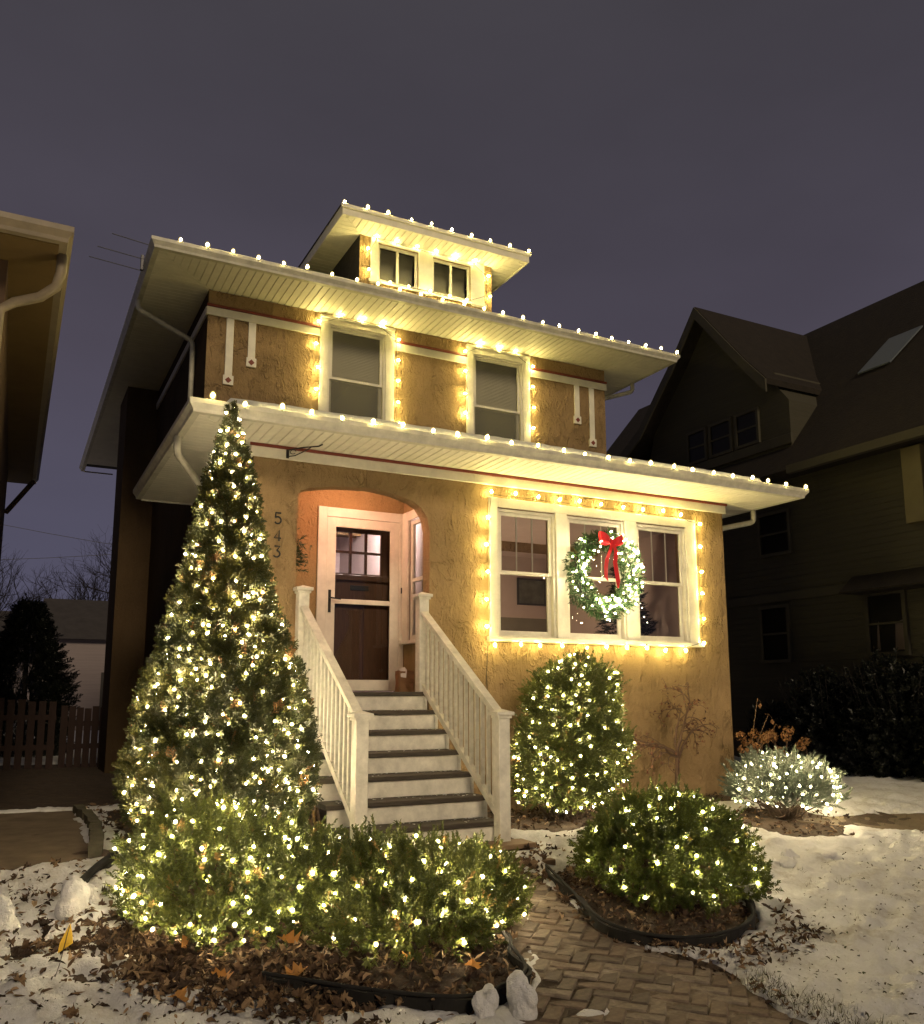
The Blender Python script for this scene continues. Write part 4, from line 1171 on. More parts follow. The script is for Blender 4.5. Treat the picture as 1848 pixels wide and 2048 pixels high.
def c9_string(label, pts, normals, group='warm white bulb strings outlining the house', sagv=(0, 0, -1), cord_extra=()):
    c = sum((Vector(p) for p in pts), Vector()) / len(pts)
    s = thing('light_string', pts[0], label, 'string lights', group)
    mb = MB(); path_ = []
    for i, (a, b) in enumerate(zip(pts[:-1], pts[1:])):
        a, b = Vector(a), Vector(b)
        for t in (0, .25, .5, .75):
            path_.append(a.lerp(b, t) + Vector(sagv) * (.012 * 4 * t * (1 - t) * random.uniform(.4, 1.6)))
    path_.append(Vector(pts[-1])); mb.tube(path_, .0035, 4, cap=False)
    for ex in cord_extra: mb.tube(ex, .0035, 4, cap=False)
    mb.build('cord', M['wire'], s)
    for p, n in zip(pts, normals):
        q = Vector(n) + Vector((random.gauss(0, .2), random.gauss(0, .15), random.gauss(0, .1)))
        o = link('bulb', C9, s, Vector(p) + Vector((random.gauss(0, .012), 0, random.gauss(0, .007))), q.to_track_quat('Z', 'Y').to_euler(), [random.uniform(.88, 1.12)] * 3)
    return s
U = (0, -.12, 1)
c9_string('row of warm bulbs along the porch gutter', [(x, -.812, 3.952) for x in np.linspace(-.60, 7.03, 25)], [U] * 25)
c9_string('row of warm bulbs along the main roof gutter', [(x, 1.828, 6.812) for x in np.linspace(-.58, 7.32, 25)], [U] * 25)
c9_string('row of warm bulbs along the dormer roof edge', [(x, 2.268, 8.188) for x in np.linspace(1.72, 4.74, 10)], [U] * 10)
def lr(a, b, n): return [tuple(np.array(a) + (np.array(b) - np.array(a)) * i / (n - 1)) for i in range(n)]
yw = UY - .065
p = lr((1.515, yw, 5.52), (1.515, yw, 6.53), 4) + lr((1.80, yw, 6.655), (2.44, yw, 6.64), 3) + lr((2.685, yw, 6.49), (2.69, yw, 5.20), 5)
c9_string('warm bulbs framing the upper window above the entry', p, [(-1, -.4, 0)] * 4 + [(0, -.5, .8)] * 3 + [(1, -.4, 0)] * 5)
p = lr((3.86, yw, 5.52), (3.86, yw, 6.52), 4) + lr((4.08, yw, 6.645), (4.74, yw, 6.645), 3) + lr((5.01, yw, 6.49), (5.02, yw, 5.47), 4)
c9_string('warm bulbs framing the upper window above the wreath', p, [(-1, -.4, 0)] * 4 + [(0, -.5, .8)] * 3 + [(1, -.4, 0)] * 4)
yd = DY - .06
p = lr((2.262, yd, 7.50), (2.255, yd, 7.83), 2) + lr((2.36, yd, 8.03), (3.99, yd, 8.03), 6) + lr((4.222, yd, 7.87), (4.228, yd, 7.54), 2) + lr((3.86, yd - .03, 7.36), (2.55, yd - .03, 7.37), 5)
c9_string('warm bulbs framing the small dormer windows', p, [(-1, -.4, 0)] * 2 + [(0, -.6, .7)] * 6 + [(1, -.4, 0)] * 2 + [(0, -.8, -.3)] * 5)
yf = -.07
p = lr((2.705, yf, 2.055), (2.70, yf, 3.30), 5) + lr((2.735, yf, 3.588), (5.545, yf, 3.58), 10) + lr((5.82, yf, 3.52), (5.835, yf, 1.965), 6) + lr((5.52, yf - .03, 1.885), (2.745, yf - .03, 1.885), 10)
c9_string('warm bulbs framing the triple front window', p, [(-1, -.35, 0)] * 5 + [(0, -.4, 1)] * 10 + [(1, -.35, 0)] * 6 + [(0, -.3, -1)] * 10,
          cord_extra=[[(2.70, -.03, 1.885), (2.69, -.012, 1.5), (2.715, -.012, .9), (2.72, -.02, .3), (2.75, -.1, .03)]])

def mini_string(label, pts, dirs, cat='string lights', ext=None, name='mini_light_string', order=None):
    """pts (n,3) bulbs in stringing order"""
    s = thing(name, tuple(pts[0]), label, cat, 'warm white mini lights on the plants')
    mb = MB(); P = [Vector(p) for p in pts]; run = []
    for i, p in enumerate(P):
        d = Vector(dirs[i])
        if run and (p - run[-1]).length > .45:
            if len(run) > 2: mb.tube(run, .0018, 3, cap=False)
            run = []
        if run: run.append(run[-1].lerp(p, .5) - d * .02 + Vector((0, 0, -.012)))
        run.append(p - d * .008)
    if len(run) > 2: mb.tube(run, .0018, 3, cap=False)
    mb.build('cord', M['wire'], s)
    rest = MB()
    # the 300 that show largest (towards the viewer) stay single
    vd = [(Vector(dirs[i]).dot((cam.location - P[i]).normalized())) for i in range(len(P))]
    keep = set(sorted(range(len(P)), key=lambda i: -vd[i])[:300])
    for i, p in enumerate(P):
        e = (Vector(dirs[i]) + Vector((random.gauss(0, .5), random.gauss(0, .5), random.gauss(0, .5)))).to_track_quat('Z', 'Y')
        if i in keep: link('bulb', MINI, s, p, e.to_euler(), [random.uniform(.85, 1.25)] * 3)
        else:
            mt = Matrix.Translation(p) @ e.to_matrix().to_4x4()
            rest.add([tuple(mt @ v.co) for v in MINI.vertices[:len(iv)]], [tuple(q.vertices) for q in MINI.polygons[:len(if_)]])
    if rest.v:
        o = rest.build('far_side_bulbs', M['mini'], s); o['kind'] = 'stuff'
    return s

# ------------------------------------------------------------------ shrubs and trees
def stems(mb, base, tips, r0, r1, jit=.03, n=4, seg=4):
    for b, t in zip(base, tips):
        b, t = Vector(b), Vector(t); pts = [b.lerp(t, i / seg) + (Vector((random.gauss(0, jit), random.gauss(0, jit), random.gauss(0, jit * .5))) if 0 < i < seg else Vector()) for i in range(seg + 1)]
        mb.tube(pts, r0, n, r1, cap=False)

def shrub(name, label, cat, lobes, n, mat, templ, sc=(.8, 1.25), zmin=None, tint=(.5, .2), up_bias=.12, brown=.05, seedk=0, long_n=0, group=None, clump=.16, low_thin=0):
    """lobes: [(centre, radii)]; twigs over the union of the lobes' uneven surfaces"""
    c0 = np.array(lobes[0][0]); base = (c0[0], c0[1], soil(c0[0], c0[1]))
    root = thing(name, base, label, cat, group)
    vol = np.array([l[1][0] * l[1][1] + l[1][1] * l[1][2] + l[1][0] * l[1][2] for l in lobes]); vol = vol / vol.sum()
    P_, Z_ = [], []
    for (c, rad), w in zip(lobes, vol):
        c, rad = np.array(c), np.array(rad); m = int(n * w * 1.25)
        d = unit(m); k = 1 + clump * wob(d * rad * 3 + c, 3.1, seedk) + clump * .6 * wob(d * rad * 3 + c, 8, seedk + 1)
        depth = np.where(RNG.random(m) < .72, RNG.uniform(.88, 1.03, m), RNG.uniform(.45, .9, m))
        p = c + d * rad * (k * depth)[:, None]
        nrm = normz(d / rad)
        keep = np.ones(m, bool)
        for (c2, r2_) in lobes:
            if c2 is c or np.allclose(c2, c): continue
            q = (p - np.array(c2)) / np.array(r2_); keep &= (q ** 2).sum(1) > .62
        zf = soil_np(p[:, 0], p[:, 1]) + (.02 if zmin is None else zmin)
        keep &= p[:, 2] > zf
        if low_thin: keep &= RNG.random(m) < np.clip((p[:, 2] - zf) / low_thin + .12, 0, 1)
        P_.append(p[keep]); Z_.append(nrm[keep])
    P, Z = np.concatenate(P_), np.concatenate(Z_)
    Zd = normz(Z + np.array([0, 0, up_bias]) + RNG.normal(0, .5, Z.shape))
    t = tint[0] + tint[1] * (.7 * wob(P, 4, seedk + 2) + RNG.normal(0, .5, len(P)))
    t = np.where(RNG.random(len(P)) < brown, 1.0, np.clip(t, 0, .88))
    s = RNG.uniform(sc[0], sc[1], len(P))
    V, F, T = scatter(templ, P - Zd * .05 * s[:, None], Zd, s, RNG.uniform(0, 6.28, len(P)), t)
    if long_n:
        ix = RNG.choice(len(P), min(long_n, len(P)), replace=False)
        Zl = normz(Z[ix] + np.array([0, 0, .5]) + RNG.normal(0, .3, (len(ix), 3)))
        V2, F2, T2 = scatter(TWL, P[ix] - Z[ix] * .03, Zl, RNG.uniform(.8, 1.2, len(ix)), RNG.uniform(0, 6.28, len(ix)), t[ix])
        F2 = F2 + len(V); V = np.concatenate([V, V2]); F = np.concatenate([F, F2]); T = np.concatenate([T, T2])
    fo = link('foliage', np_mesh('foliage', V, F, mat, T), root)
    mb = MB()
    for c, rad in lobes:
        c, rad = np.array(c), np.array(rad); g0 = soil(c[0], c[1]) - .03
        tips = c + unit(26) * rad * .85; tips[:, 2] = np.maximum(tips[:, 2], g0 + .12)
        stems(mb, [(c[0] + random.gauss(0, .08), c[1] + random.gauss(0, .08), g0) for _ in tips], tips, .010, .003, .03)
    mb.build('stem', M['bark'], root)
    return root, P, Z

def pick_surface(lobes, n, mind, zrange, seedk=0, clump=.16, out=.975):
    """bulb spots spread over the outer skin (Poisson-like), with outward directions"""
    pts, dirs = [], []
    tries = 0
    while len(pts) < n and tries < n * 60:
        tries += 1
        c, rad = lobes[RNG.integers(0, len(lobes))]; c, rad = np.array(c), np.array(rad)
        d = unit(1)[0]; k = 1 + clump * float(wob(d * rad * 3 + c, 3.1, seedk)) + clump * .6 * float(wob(d * rad * 3 + c, 8, seedk + 1))
        p = c + d * rad * k * out
        if not zrange[0] < p[2] < zrange[1]: continue
        if d[1] > .45: continue
        if any((((p - np.array(c2)) / np.array(r2_)) ** 2).sum() < .8 for c2, r2_ in lobes if not np.allclose(c2, c)): continue
        if pts and np.min(np.linalg.norm(np.array(pts) - p, axis=1)) < mind: continue
        pts.append(p); dirs.append(normz(d / rad))
    o = sorted(range(len(pts)), key=lambda i: (round((pts[i][2]) / .16), pts[i][0] * (1 if round(pts[i][2] / .16) % 2 else -1)))
    return np.array(pts)[o], np.array(dirs)[o]

# tall conical arborvitae
AX, AY, ATOP, ABOT = -.50, -1.5, 3.72, .12
def arad(z):
    t = np.clip((ATOP - z) / (ATOP - .55), 0, 1.3)
    r = np.interp(z, [.1, .5, .8, 1.18, 1.6, 2.0, 2.4, 2.82, 3.24, 3.55, 3.74], [.52, .67, .72, .64, .48, .355, .265, .200, .12, .055, .01])
    return r + .005 + 0 * t
arb = thing('arborvitae', (AX, AY, 0), 'tall conical evergreen wound with mini lights beside the steps', 'tree')
n = 15500
tzg = np.linspace(ABOT, ATOP, 500); cdf = np.cumsum(arad(tzg) + .02); tz = np.interp(RNG.random(n), cdf / cdf[-1], tzg)
th_ = RNG.uniform(0, 2 * math.pi, n)
rr = arad(tz)
PP = np.stack([np.cos(th_), np.sin(th_), tz], -1)
kk = 1 + .07 * wob(np.stack([np.cos(th_) * 2, np.sin(th_) * 2, tz * 2], -1), 2.4, 2) + .075 * wob(np.stack([np.cos(th_) * 2, np.sin(th_) * 2, tz * 2.0], -1), 6, 3)
dep = np.where(RNG.random(n) < .75, RNG.uniform(.86, 1.05, n), RNG.uniform(.35, .86, n))
lean = np.clip((tz - .5) / 3.2, 0, 1)
Pa = np.stack([AX - .06 * lean + np.cos(th_) * rr * kk * dep, AY + np.sin(th_) * rr * kk * dep, tz], -1)
Zo = np.stack([np.cos(th_), np.sin(th_), np.full(n, .75)], -1)
Zo = normz(Zo + RNG.normal(0, .35, Zo.shape))
tn = .42 + .16 * wob(Pa, 3.3, 1) + RNG.normal(0, .12, n)
brn = (RNG.random(n) < .025) | ((wob(Pa, 2.6, 4) > .75) & (RNG.random(n) < .35) & (tz < 1.3))
tn = np.where(brn, 1.0, np.clip(tn, 0, .86))
V, F, T = scatter(FAN, Pa - Zo * .05 * np.clip((ATOP + .12 - tz) / .8, .35, 1)[:, None], Zo, RNG.uniform(.75, 1.2, n) * np.clip((ATOP + .12 - tz) / .8, .42, 1), RNG.uniform(0, 6.28, n), tn)
link('crown', np_mesh('crown', V, F, M['arbor'], T), arb)
mb = MB(); mb.tube([(AX, AY, -.1), (AX, AY, 1.5), (AX - .09, AY, 3.5)], .06, 7, .008)
for i in range(120):
    z = random.uniform(.2, 3.3); a = random.uniform(0, 6.28); r_ = float(arad(np.float64(z))) * .85
    mb.tube([(AX - .03, AY, z - .1), (AX - .05 + math.cos(a) * r_ * .6, AY + math.sin(a) * r_ * .6, z), (AX - .05 + math.cos(a) * r_, AY + math.sin(a) * r_, z + .12)], .008, 4, .002, cap=False)
mb.build('trunk', M['bark'], arb)
pts, dirs = [], []
nb = 580; zz = np.linspace(.38, ATOP - .01, 2000); ds = np.cumsum(arad(zz) + .035); ds = ds / ds[-1]; tries = 0
while len(pts) < nb and tries < 40000:
    tries += 1
    z = float(np.interp(RNG.random(), ds, zz)); a = RNG.uniform(0, 2 * math.pi)
    r_ = float(arad(np.float64(z))); l = min(1, max(0, (z - .5) / 3.2))
    q = np.array([math.cos(a) * 2, math.sin(a) * 2, z * 2])
    k = 1 + .07 * float(wob(q, 2.4, 2)) + .075 * float(wob(q, 6, 3)); r_ = r_ * k * random.uniform(.92, 1.03) + random.uniform(.0, .02)
    p_ = np.array((AX - .06 * l + math.cos(a) * r_, AY + math.sin(a) * r_, z))
    if pts and np.min(np.linalg.norm(np.array(pts) - p_, axis=1)) < .062 + .02 * random.random(): continue
    pts.append(p_); dirs.append((math.cos(a), math.sin(a), .3))
od = sorted(range(len(pts)), key=lambda i: (round(pts[i][2] / .15), math.atan2(pts[i][1] - AY, pts[i][0] - AX)))
pts = [pts[i] for i in od]; dirs = [dirs[i] for i in od]
mini_string('mini lights spiralling up the tall conical evergreen', np.array(pts), np.array(dirs))

HB = 'boxwood hedges by the walk'
hl = [((-.86, -2.80, .10), (.50, .58, .48)), ((-.42, -3.0, .05), (.46, .56, .42)), ((-1.10, -2.75, .0), (.28, .45, .32)), ((-.70, -3.15, -.04), (.48, .40, .26))]
shrub('boxwood_shrub', 'broad dark boxwood at the foot of the conical tree', 'shrub', hl, 6400, M['boxwood'], TW, (.8, 1.25), .08, (.42, .17), seedk=1, long_n=650, low_thin=.2, brown=.05)
p, d_ = pick_surface(hl, 98, .085, (-.02, .68), 1)
mini_string('mini lights strung over the broad dark boxwood', p, d_)
hm = [((.24, -3.42, .0), (.48, .52, .36)), ((.70, -3.15, -.02), (.42, .50, .33)), ((-.02, -3.3, .02), (.38, .50, .36)), ((.14, -3.72, -.10), (.50, .34, .26)), ((.62, -3.42, -.12), (.40, .40, .25))]
shrub('boxwood_shrub', 'loose boxwood with drooping sprigs in front of the steps', 'shrub', hm, 7000, M['boxwood'], TW, (.85, 1.35), .06, (.46, .17), seedk=2, long_n=750, low_thin=.22, brown=.04)
p, d_ = pick_surface(hm, 70, .10, (-.08, .5), 2)
mini_string('mini lights strung over the loose boxwood before the steps', p, d_)
hr = [((2.44, -3.22, .10), (.60, .62, .44)), ((2.06, -3.30, .04), (.36, .46, .38)), ((2.78, -3.05, .10), (.32, .46, .40)), ((2.42, -3.26, .26), (.54, .50, .29)), ((2.12, -3.50, -.08), (.42, .36, .26)), ((2.46, -3.38, -.06), (.64, .60, .27)), ((2.22, -3.70, -.17), (.46, .32, .19))]
shrub('boxwood_shrub', 'square bright boxwood inside the curved black edging', 'shrub', hr, 11000, M['boxwood2'], TW, (.75, 1.15), .10, (.50, .17), seedk=3, long_n=250, low_thin=.06, brown=.02)
p, d_ = pick_surface(hr, 62, .13, (-.05, .62), 3)
mini_string('widely spaced mini lights over the square bright boxwood', p, d_)
hu = [((3.33, -.78, 1.16), (.50, .50, .54)), ((3.31, -.80, .72), (.60, .52, .52)), ((3.12, -.85, .38), (.48, .46, .36))]
shrub('holly_shrub', 'tall rounded evergreen shrub under the front window', 'shrub', hu, 7600, M['boxwood'], TW, (.8, 1.2), .10, (.50, .16), seedk=4, long_n=650, low_thin=.25, brown=.02)
p, d_ = pick_surface(hu, 160, .09, (.16, 1.78), 4)
mini_string('dense mini lights covering the tall rounded shrub', p, d_)

# blue spruce mound
sp = thing('blue_spruce', (5.25, -1.75, 0), 'low silvery blue spruce mound lit at the house corner', 'shrub')
SC, SRr = np.array([5.36, -1.72, .27]), np.array([.54, .50, .36])
n = 1500; d = unit(n); d[:, 2] = np.abs(d[:, 2]) * 1.0 - .35 * RNG.random(n); d = normz(d)
kk = 1 + .14 * wob(d * 4, 2.5, 2) + .16 * wob(d * 4, 6, 1); dep = np.where(RNG.random(n) < .75, RNG.uniform(.85, 1.08, n), RNG.uniform(.4, .85, n))
Pn = SC + d * SRr * (kk * dep)[:, None]; Pn[:, 2] = np.maximum(Pn[:, 2], .06)
Zn = normz(d * np.array([1, 1, .6]) + np.array([0, 0, .55]) + RNG.normal(0, .25, d.shape))
V, F, T = scatter(SPR, Pn - Zn * .06, Zn, RNG.uniform(.85, 1.35, n), RNG.uniform(0, 6.28, n), .55 + .2 * wob(Pn, 4, 3) + RNG.normal(0, .12, n))
link('foliage', np_mesh('foliage', V, F, M['spruce'], T), sp)
mb = MB(); stems(mb, [(5.36, -1.72, -.03)] * 40, SC + normz(unit(40) * np.array([1, 1, .35])) * SRr * .85, .014, .004, .03); mb.build('branches', M['bark'], sp)
p, d_ = pick_surface([(SC, SRr)], 88, .08, (.15, .8), 2, .12, 1.03)
mini_string('mini lights on the low blue spruce', p, d_)

# weeping japanese maple, bare with dry leaves
mp = thing('japanese_maple', (5.02, -.42, 0), 'small bare weeping maple with dry red leaves by the stucco wall', 'tree')
mbt, mbb = MB(), MB()
trunk = [(5.0, -.42, -.03), (5.01, -.43, .25), (5.03, -.42, .5), (5.04, -.42, .66)]
mbt.tube(trunk, .032, 7, .024)
tw = []
def branch(p, d, L, r, lvl):
    pts = [p]; q = Vector(p); dd = Vector(d).normalized(); nseg = 6
    for i in range(nseg):
        dd = (dd + Vector((random.gauss(0, .20), random.gauss(0, .15), random.gauss(0, .16) - .05 * i * (1 if lvl else .7)))).normalized()
        q = q + dd * (L / nseg)
        if q.y > -.05: q.y = -.05 - random.random() * .04
        pts.append(q.copy())
    mbb.tube(pts, max(r, .003), 5, max(r * .5, .002), cap=False)
    if lvl < 2:
        for i in (2, 4, 5, 6):
            a = dd + Vector((random.gauss(0, .8), random.gauss(0, .5), random.gauss(0, .5) + .25)); branch(pts[i], a, L * random.uniform(.42, .62), r * .52, lvl + 1)
    if lvl > 0: tw.extend(pts[3:])
for i, a in enumerate((.1, .9, 1.7, 2.5, 3.2, 4.1, 5.3)):
    branch(Vector(trunk[-1]) - Vector((0, 0, .02 * i)), (math.cos(a), math.sin(a) * .45, random.uniform(.45, 1.3)), random.uniform(.48, .66), .017, 0)
mbt.build('trunk', M['maple_bark'], mp); mbb.build('branches', M['maple_bark'], mp)
ml = (np.array([[0, 0, 0], [.5, .35, .12], [1, .0, 0], [.5, -.35, .12]], float) * .045, np.array([[0, 1, 2], [0, 2, 3]]), np.zeros(4))
tp = np.array([tuple(t) for t in tw]); ix = RNG.choice(len(tp), min(330, len(tp)), replace=False); tp = tp[ix] + RNG.normal(0, .012, (len(ix), 3))
V, F, T = scatter([ml], tp, unit(len(tp)), RNG.uniform(.5, 1.2, len(tp)), RNG.uniform(0, 6, len(tp)), RNG.random(len(tp)))
link('dry_leaves', np_mesh('dry_leaves', V, F, M['maple_dry'], T), mp)

# dried hydrangea behind the spruce, thin stalk with a few leaves at the corner
hy = thing('dried_hydrangea', (6.75, -.55, 0), 'dry brown hydrangea stems with papery flower heads behind the spruce', 'plant')
mb = MB(); heads = []
for i in range(15):
    t = Vector((random.uniform(6.12, 6.95), random.uniform(-.75, -.25), random.uniform(.58, .86))); b0_ = Vector((6.75 + random.gauss(0, .12), -.5 + random.gauss(0, .08), -.02))
    mb.tube([b0_, b0_.lerp(t, .5) + Vector((random.gauss(0, .05), random.gauss(0, .05), .06)), t], .006, 4, .003, cap=False); heads.append(np.array(t))
mb.build('stem', M['maple_bark'], hy)
for h_ in heads:
    m = 46; d = unit(m); V, F, T = scatter([ml], h_ + d * np.array([.075, .075, .055]) * RNG.uniform(.6, 1, (m, 1)), d, RNG.uniform(.6, 1.0, m), RNG.uniform(0, 6, m), RNG.random(m))
    link('flower_head', np_mesh('flower_head', V, F, M['hydra'], T), hy)
sk = thing('bare_sapling', (6.25, -.35, 0), 'thin pale bare sapling with a few curled leaves at the wall corner', 'plant')
mb = MB(); tips_ = []
for (dx, dz) in ((.12, 1.25), (.30, 1.05), (.42, .92), (.22, .8)):
    t = Vector((6.28 + dx, -.4, dz)); mb.tube([(6.25, -.35, -.02), (6.26, -.36, .45), Vector((6.28 + dx * .5, -.38, dz * .75)), t, t + Vector((.05, 0, -.05))], .006, 4, .0025, cap=False); tips_ += [np.array(t), np.array(t) + [.05, 0, -.06]]
mb.build('stem', M['timber'], sk)
tips_ = np.array(tips_); V, F, T = scatter([ml], tips_, unit(len(tips_)), RNG.uniform(1.2, 2.0, len(tips_)), RNG.uniform(0, 6, len(tips_)), RNG.random(len(tips_)))
link('curled_leaves', np_mesh('curled_leaves', V, F, M['hydra'], T), sk)

# wreath with bow on the middle window
WC = np.array([4.245, -.16, 2.735]); WR, Wr = .415, .13
wr = thing('wreath', tuple(WC), 'round lit evergreen wreath with red bow on the middle window', 'wreath')
n = 1900; a = RNG.uniform(0, 6.283, n); b = RNG.uniform(0, 6.283, n); rr = Wr * np.where(RNG.random(n) < .7, RNG.uniform(.7, 1.05, n), RNG.uniform(.2, .7, n)) * (1 + .22 * wob(np.stack([np.cos(a), np.sin(a), b * 0], -1) * 2, 4, 1))
rad = np.stack([np.cos(a), a * 0, np.sin(a)], -1); Pw = WC + rad * (WR + rr * np.cos(b))[:, None] + np.array([0, 1, 0]) * (rr * np.sin(b) * .8)[:, None]
Zw = rad * np.cos(b)[:, None] + np.array([0, 1., 0]) * np.sin(b)[:, None] + np.stack([-np.sin(a), a * 0, np.cos(a)], -1) * .5
Pw[:, 1] = np.minimum(Pw[:, 1], -.06)
Zw = normz(Zw + RNG.normal(0, .4, Zw.shape)); Zw[:, 1] = np.where(Pw[:, 1] > -.12, -np.abs(Zw[:, 1]), Zw[:, 1])
V, F, T = scatter(WRN, Pw - Zw * .03, Zw, RNG.uniform(.7, 1.1, n), RNG.uniform(0, 6, n), .45 + RNG.normal(0, .2, n))
link('greenery', np_mesh('greenery', V, F, M['wreath'], T), wr)
mb = MB(); mb.tube([WC + np.array([math.cos(t) * WR, 0, math.sin(t) * WR]) for t in np.linspace(0, 2 * math.pi, 40)], .02, 6); mb.build('frame_ring', M['wire'], wr)
wb_pts, wb_d = [], []
for i in range(125):
    aa = random.uniform(0, 6.283); aa = aa if not (1.0 < aa < 2.3 and random.random() < .75) else random.uniform(2.6, 6.9); bb = random.uniform(-2.75, -.4) if random.random() < .8 else random.uniform(-3.14, 0)
    r_ = Wr * random.uniform(.75, 1.1); rd = np.array([math.cos(aa), 0, math.sin(aa)])
    q = WC + rd * (WR + r_ * math.cos(bb)) + np.array([0, r_ * math.sin(bb) * .9, 0]); wb_pts.append(q); wb_d.append((rd[0] * math.cos(bb), math.sin(bb), rd[2] * math.cos(bb)))
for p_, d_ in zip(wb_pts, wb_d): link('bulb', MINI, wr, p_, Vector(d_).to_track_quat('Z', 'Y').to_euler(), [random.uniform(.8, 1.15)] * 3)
def ribbon(mb, pts, w, wv):
    o = len(mb.v); wv = Vector(wv); vs = []
    for i, p in enumerate(pts):
        ww = w[i] if isinstance(w, (list, tuple)) else w; vs += [Vector(p) - wv * ww, Vector(p) + wv * ww]
    mb.add(vs, [(2 * i, 2 * i + 1, 2 * i + 3, 2 * i + 2) for i in range(len(pts) - 1)])
bow = MB(); by = -.33; kx, kz = 4.225, 3.09
for sgn in (-1, 1):   # loops, pinched at the knot and flaring
    L = []
    for t in np.linspace(0, 1, 13):
        ang = math.pi * 2 * t
        x = kx + sgn * (.02 + .075 * (1 - math.cos(ang))); z = kz + .05 * (1 - math.cos(ang)) * .6 + sgn * -.005
        L.append((x, by - .055 * math.sin(ang) * (1 if t < 2 else 1), z + .012 * math.sin(ang)))
    ribbon(bow, L, [.018 + .042 * math.sin(math.pi * (i / 12)) for i in range(13)], (0, 0.12, 1))
ribbon(bow, [(kx - .028, by - .02, kz + .03), (kx - .03, by - .045, kz), (kx - .026, by - .02, kz - .03)], .001, (1, 0, 0))
bow.bbox(kx - .03, kx + .03, by - .05, by - .005, kz - .032, kz + .034, .012)
tails = [[(kx - .01, by - .03, kz - .02), (kx - .05, by - .05, kz - .10), (kx - .09, by - .035, kz - .20), (kx - .12, by - .05, kz - .30), (kx - .11, by - .03, kz - .42), (kx - .085, by - .035, kz - .47)],
         [(kx + .012, by - .03, kz - .02), (kx + .03, by - .055, kz - .12), (kx + .02, by - .04, kz - .24), (kx + .028, by - .055, kz - .36), (kx + .06, by - .035, kz - .46), (kx + .055, by - .04, kz - .545)]]
ribbon(bow, tails[0], [.02, .034, .036, .036, .030, .006], (1, .25, .25)); ribbon(bow, tails[1], [.02, .034, .036, .036, .036, .012], (1, .2, .12))
o = bow.build('red_bow', M['red_ribbon'], wr); sm = o.modifiers.new('thick', 'SOLIDIFY'); sm.thickness = .002

# sprig on the left side of the entry
sg = thing('evergreen_sprig', (.6, .4, 2.8), 'dark evergreen sprig hanging inside the entry opening', 'sprig')
n = 70; Ps = np.array([.56, .42, 2.80]) + RNG.normal(0, 1, (n, 3)) * np.array([.06, .05, .10]); Zs = normz(RNG.normal(0, .6, (n, 3)) + np.array([.9, -.2, -.1]))
V, F, T = scatter(WRN, Ps, Zs, RNG.uniform(.9, 1.5, n), RNG.uniform(0, 6, n), np.full(n, .3)); link('needles', np_mesh('needles', V, F, M['wreath'], T), sg)
mb = MB(); mb.tube([(.478, .42, 2.95), (.55, .42, 2.88), (.58, .42, 2.65)], .006, 5); mb.build('twig', M['bark'], sg)

# indoor tree seen through the right-hand pane
it = thing('indoor_christmas_tree', (5.9, 1.3, 1.36), 'dark indoor christmas tree with tiny lights behind the glass', 'christmas tree')
n = 900; tz = RNG.uniform(1.4, 3.2, n); ta = RNG.uniform(0, 6.28, n); tr_ = (3.3 - tz) * .30 * RNG.uniform(.6, 1.05, n)
Pi = np.stack([5.72 + np.cos(ta) * tr_, 1.35 + np.sin(ta) * tr_, tz], -1); Zi = normz(np.stack([np.cos(ta), np.sin(ta), ta * 0 - .1], -1) + RNG.normal(0, .3, (n, 3)))
V, F, T = scatter(WRN, Pi, Zi, RNG.uniform(1.2, 2.0, n), ta, np.full(n, .25)); link('foliage', np_mesh('foliage', V, F, M['dark_ever'], T), it)
mb = MB(); mb.tube([(5.72, 1.35, 1.36), (5.72, 1.35, 3.25)], .03, 6, .01); mb.build('trunk', M['bark'], it)
for i in range(34):
    z = random.uniform(1.6, 2.9); a = random.uniform(3.2, 6.1); r_ = (3.3 - z) * .31; link('bulb', MINI_IN, it, (5.72 + math.cos(a) * r_, 1.35 + math.sin(a) * r_, z))
# ------------------------------------------------------------------ ground details
# black plastic lawn edging
def edging(label, pts, h, r, side=None):
    P = [Vector((x, y, soil(x, y))) for x, y in pts]; q = []
    for i in range(len(P) - 1):          # Catmull-Rom through the points
        p0, p1, p2, p3 = P[max(0, i - 1)], P[i], P[i + 1], P[min(len(P) - 1, i + 2)]
        for t in (0, .2, .4, .6, .8):
            q.append(.5 * (2 * p1 + (p2 - p0) * t + (2 * p0 - 5 * p1 + 4 * p2 - p3) * t * t + (3 * p1 - p0 - 3 * p2 + p3) * t ** 3))
    q.append(P[-1])
    e = thing('lawn_edging', tuple(P[len(P) // 2]), label, 'lawn edging', 'black plastic lawn edging')
    mb = MB()
    for i in range(len(q) - 1):
        pass
    vs = []; m = len(q)
    for i, p in enumerate(q):
        t = (q[min(i + 1, m - 1)] - q[max(i - 1, 0)]).normalized(); nrm = Vector((t.y, -t.x, 0)); tilt = .03 * math.sin(i * .7)
        for dx, dz in ((-.008, -.05), (.008, -.05), (.010 + tilt, h - .03), (-.010 + tilt, h - .03)): vs.append(p + nrm * dx + Vector((0, 0, dz)))
    fs = [(i * 4 + k, i * 4 + (k + 1) % 4, (i + 1) * 4 + (k + 1) % 4, (i + 1) * 4 + k) for i in range(m - 1) for k in range(4)] + [(3, 2, 1, 0), tuple(range(4 * m - 4, 4 * m))]
    mb.add(vs, fs); mb.build('strip', M['edging'], e)
    mb = MB(); mb.tube([p + Vector((0, 0, h - .03 + r * .5)) for p in q], r, 7); mb.build('top_bead', M['edging'], e, smooth=True)
edging('black plastic edging curving round the front bed leaves', [(-.78, -3.86), (-.60, -4.02), (-.40, -4.2), (-.19, -4.36), (.08, -4.50), (.36, -4.44), (.55, -4.30), (.64, -4.0), (.72, -3.75)], .10, .011)
